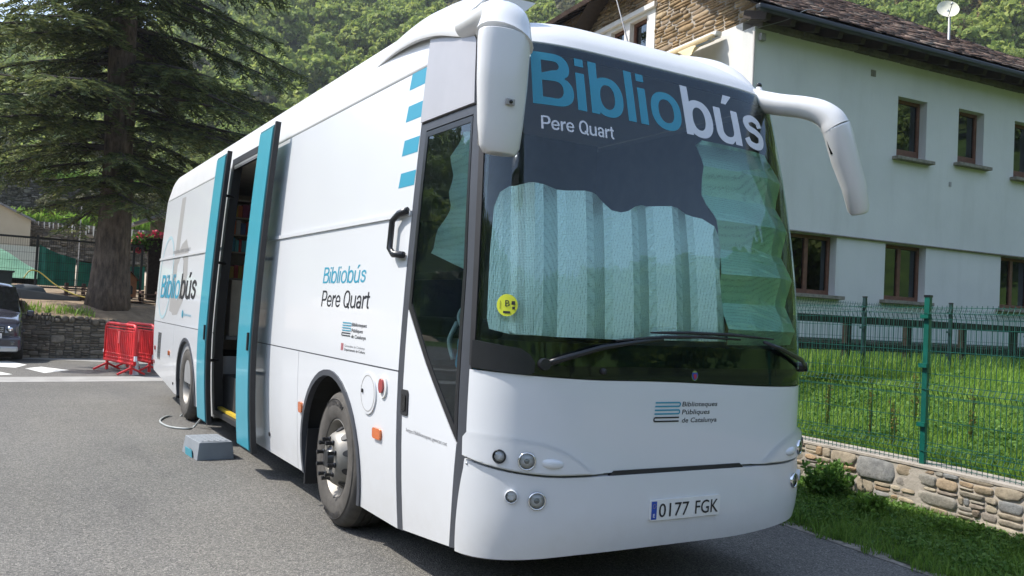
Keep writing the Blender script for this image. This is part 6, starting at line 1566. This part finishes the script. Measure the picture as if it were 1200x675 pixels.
for sg in (-1,1):
    m=MB(); 
    m.add([(sg*.52,-.03,.66),(sg*.84,.17,.70),(sg*.865,.40,.86),(sg*.80,.38,.93),(sg*.52,.06,.84)],[(0,1,2,3,4)]); m.add([(sg*.52,.10,.66),(sg*.80,.30,.70),(sg*.83,.45,.86),(sg*.77,.42,.93),(sg*.52,.18,.84)],[(0,1,2,3,4)])
    h=m.build('headlight',M['greylens'],CAR,False,fix=False); 
    for q in ((.62,.03,.75),(.74,.14,.78)):
        m=MB(); m.lathe([(.055,-.02),(.06,.02),(.04,.035),(.0001,.04)],(sg*q[0],q[1],q[2]),'Y',16,sgn=-1); m.build('reflector',M['chrome'],h,True)
    m=MB(); m.lathe([(.06,-.02),(.06,.01),(.05,.02),(.0001,.022)],(sg*.68,-.10,.44),'Y',16,sgn=-1); m.build('fog_light',M['lensglass'],CAR,True); m=MB(); m.lathe([(.055,-.01),(.04,.0),(.0001,.01)],(sg*.68,-.10,.44),'Y',16,sgn=-1); m.build('fog_reflector',M['chrome'],CAR,True)
    cbx('door_mirror',(sg*1.04,1.35,1.10),(.16,.10,.15),M['carp'],.04)
    for y in (.80,3.55):
        m=MB(); s_=sg; m.lathe([(.20,.0),(.22,.012),(.30,.015),(.325,-.01),(.33,-.04),(.33,-.18),(.30,-.21),(.2,-.2)],(sg*.90,y,.33),'X',32,sgn=sg); w=m.build('wheel',M['tyred'],CAR); autosmooth(w,40)
        m=MB(); m.lathe([(.205,.005),(.20,-.02),(.12,-.03),(.05,.0),(.0001,.0)],(sg*.90,y,.33),'X',20,sgn=sg); q=m.build('rim',M['alu'],w); autosmooth(q,40)
    m=MB(); m.add([(sg*.925,1.55,1.0),(sg*.925,3.9,1.02),(sg*.80,3.8,1.60),(sg*.80,1.95,1.62)],[(0,1,2,3)]); m.build('side_window',M['gloss'],CAR,fix=False)
    cbx('fender_trim',(sg*.90,.80,.70),(.05,.86,.05),M['carpl'],.02)
m=MB(); m.add([(-.80,1.10,1.10),(.80,1.10,1.10),(.70,1.80,1.70),(-.70,1.80,1.70)],[(0,1,2,3)]); o=m.build('windscreen',M['gloss'],CAR,fix=False); o.location=(0,-.05,.03)
NP=cbx('number_plate',(.20,-.125,.60),(.52,.012,.11),M['platew'],.003)
bm=textmesh('7 JSR',None,.01); xs_=[v.co.x for v in bm.verts]; k=.28/(max(xs_)-min(xs_))
for v in bm.verts: v.co=Vector((.17+(v.co.x-min(xs_))*k,-.134,.565+v.co.y*.10))
me=bpy.data.meshes.new('plate_lettering'); bm.to_mesh(me); bm.free(); obj('plate_lettering',me,M['inkblk'],NP)
m=MB(); m.lathe([(.0001,0),(.03,0),(.045,-.01)],(0,-.075,.74),'Y',14); m.build('badge',M['chrome'],CAR)
# ================================================================ CAMERA AND LIGHT
cam=bpy.data.cameras.new('camera'); co=bpy.data.objects.new('camera',cam); COL.objects.link(co); sc.camera=co
cpos=Vector(CAMV[:3]); yaw,pitch,roll,f=CAMV[3:7]
fw=Vector((math.sin(yaw)*math.cos(pitch),math.cos(yaw)*math.cos(pitch),math.sin(pitch))); r0=Vector((math.cos(yaw),-math.sin(yaw),0)); u0=r0.cross(fw)
rt=r0*math.cos(roll)+u0*math.sin(roll); up=-r0*math.sin(roll)+u0*math.cos(roll)
mt=Matrix((rt,up,-fw)).transposed().to_4x4(); mt.translation=cpos; co.matrix_world=mt
cam.sensor_width=36; cam.lens=f/1200*36; cam.clip_end=2000; cam.clip_start=.05
sd=Vector((-.63,.43,1.0)).normalized()
el=math.asin(sd.z); azs=math.atan2(sd.x,sd.y)
sl=bpy.data.lights.new('sun','SUN'); sl.energy=2.9; sl.angle=R(.55); sl.color=(1,.955,.88); so_=bpy.data.objects.new('sun',sl); COL.objects.link(so_); so_.rotation_euler=sd.to_track_quat('Z','Y').to_euler()
w=bpy.data.worlds.new('World'); sc.world=w; w.use_nodes=True; nt=w.node_tree; bgn=nt.nodes['Background']
sk=nt.nodes.new('ShaderNodeTexSky'); sk.sky_type='NISHITA'; sk.sun_disc=False; sk.sun_elevation=el; sk.sun_rotation=azs; sk.air_density=1.0; sk.dust_density=1.6; sk.ozone_density=1.0; sk.altitude=800
hs=nt.nodes.new('ShaderNodeHueSaturation'); hs.inputs['Saturation'].default_value=.85; nt.links.new(sk.outputs[0],hs.inputs['Color']); nt.links.new(hs.outputs[0],bgn.inputs[0]); bgn.inputs[1].default_value=.15
vs_=sc.view_settings; vs_.view_transform='Standard'; vs_.look='None'; vs_.exposure=1.26; vs_.gamma=1; vs_.use_curve_mapping=False
sc.render.engine='CYCLES'; sc.cycles.max_bounces=8; sc.cycles.transparent_max_bounces=12; sc.cycles.caustics_reflective=False; sc.cycles.caustics_refractive=False; sc.cycles.sample_clamp_indirect=6

m,nt,bb_=newmat('valley_haze'); nt.nodes.remove(bb_); pv=nd(nt,'ShaderNodeVolumePrincipled'); pv.inputs['Color'].default_value=(.86,.92,1,1); pv.inputs['Density'].default_value=.00034; pv.inputs['Anisotropy'].default_value=.3; nt.links.new(pv.outputs[0],nt.nodes['Material Output'].inputs['Volume'])
hz=MB(); hz.box((0,0,149),(1700,1700,302)); hzo=hz.build('haze',m,None); tag(hzo,'thin pale summer haze hanging in the valley air','haze',kind='stuff')
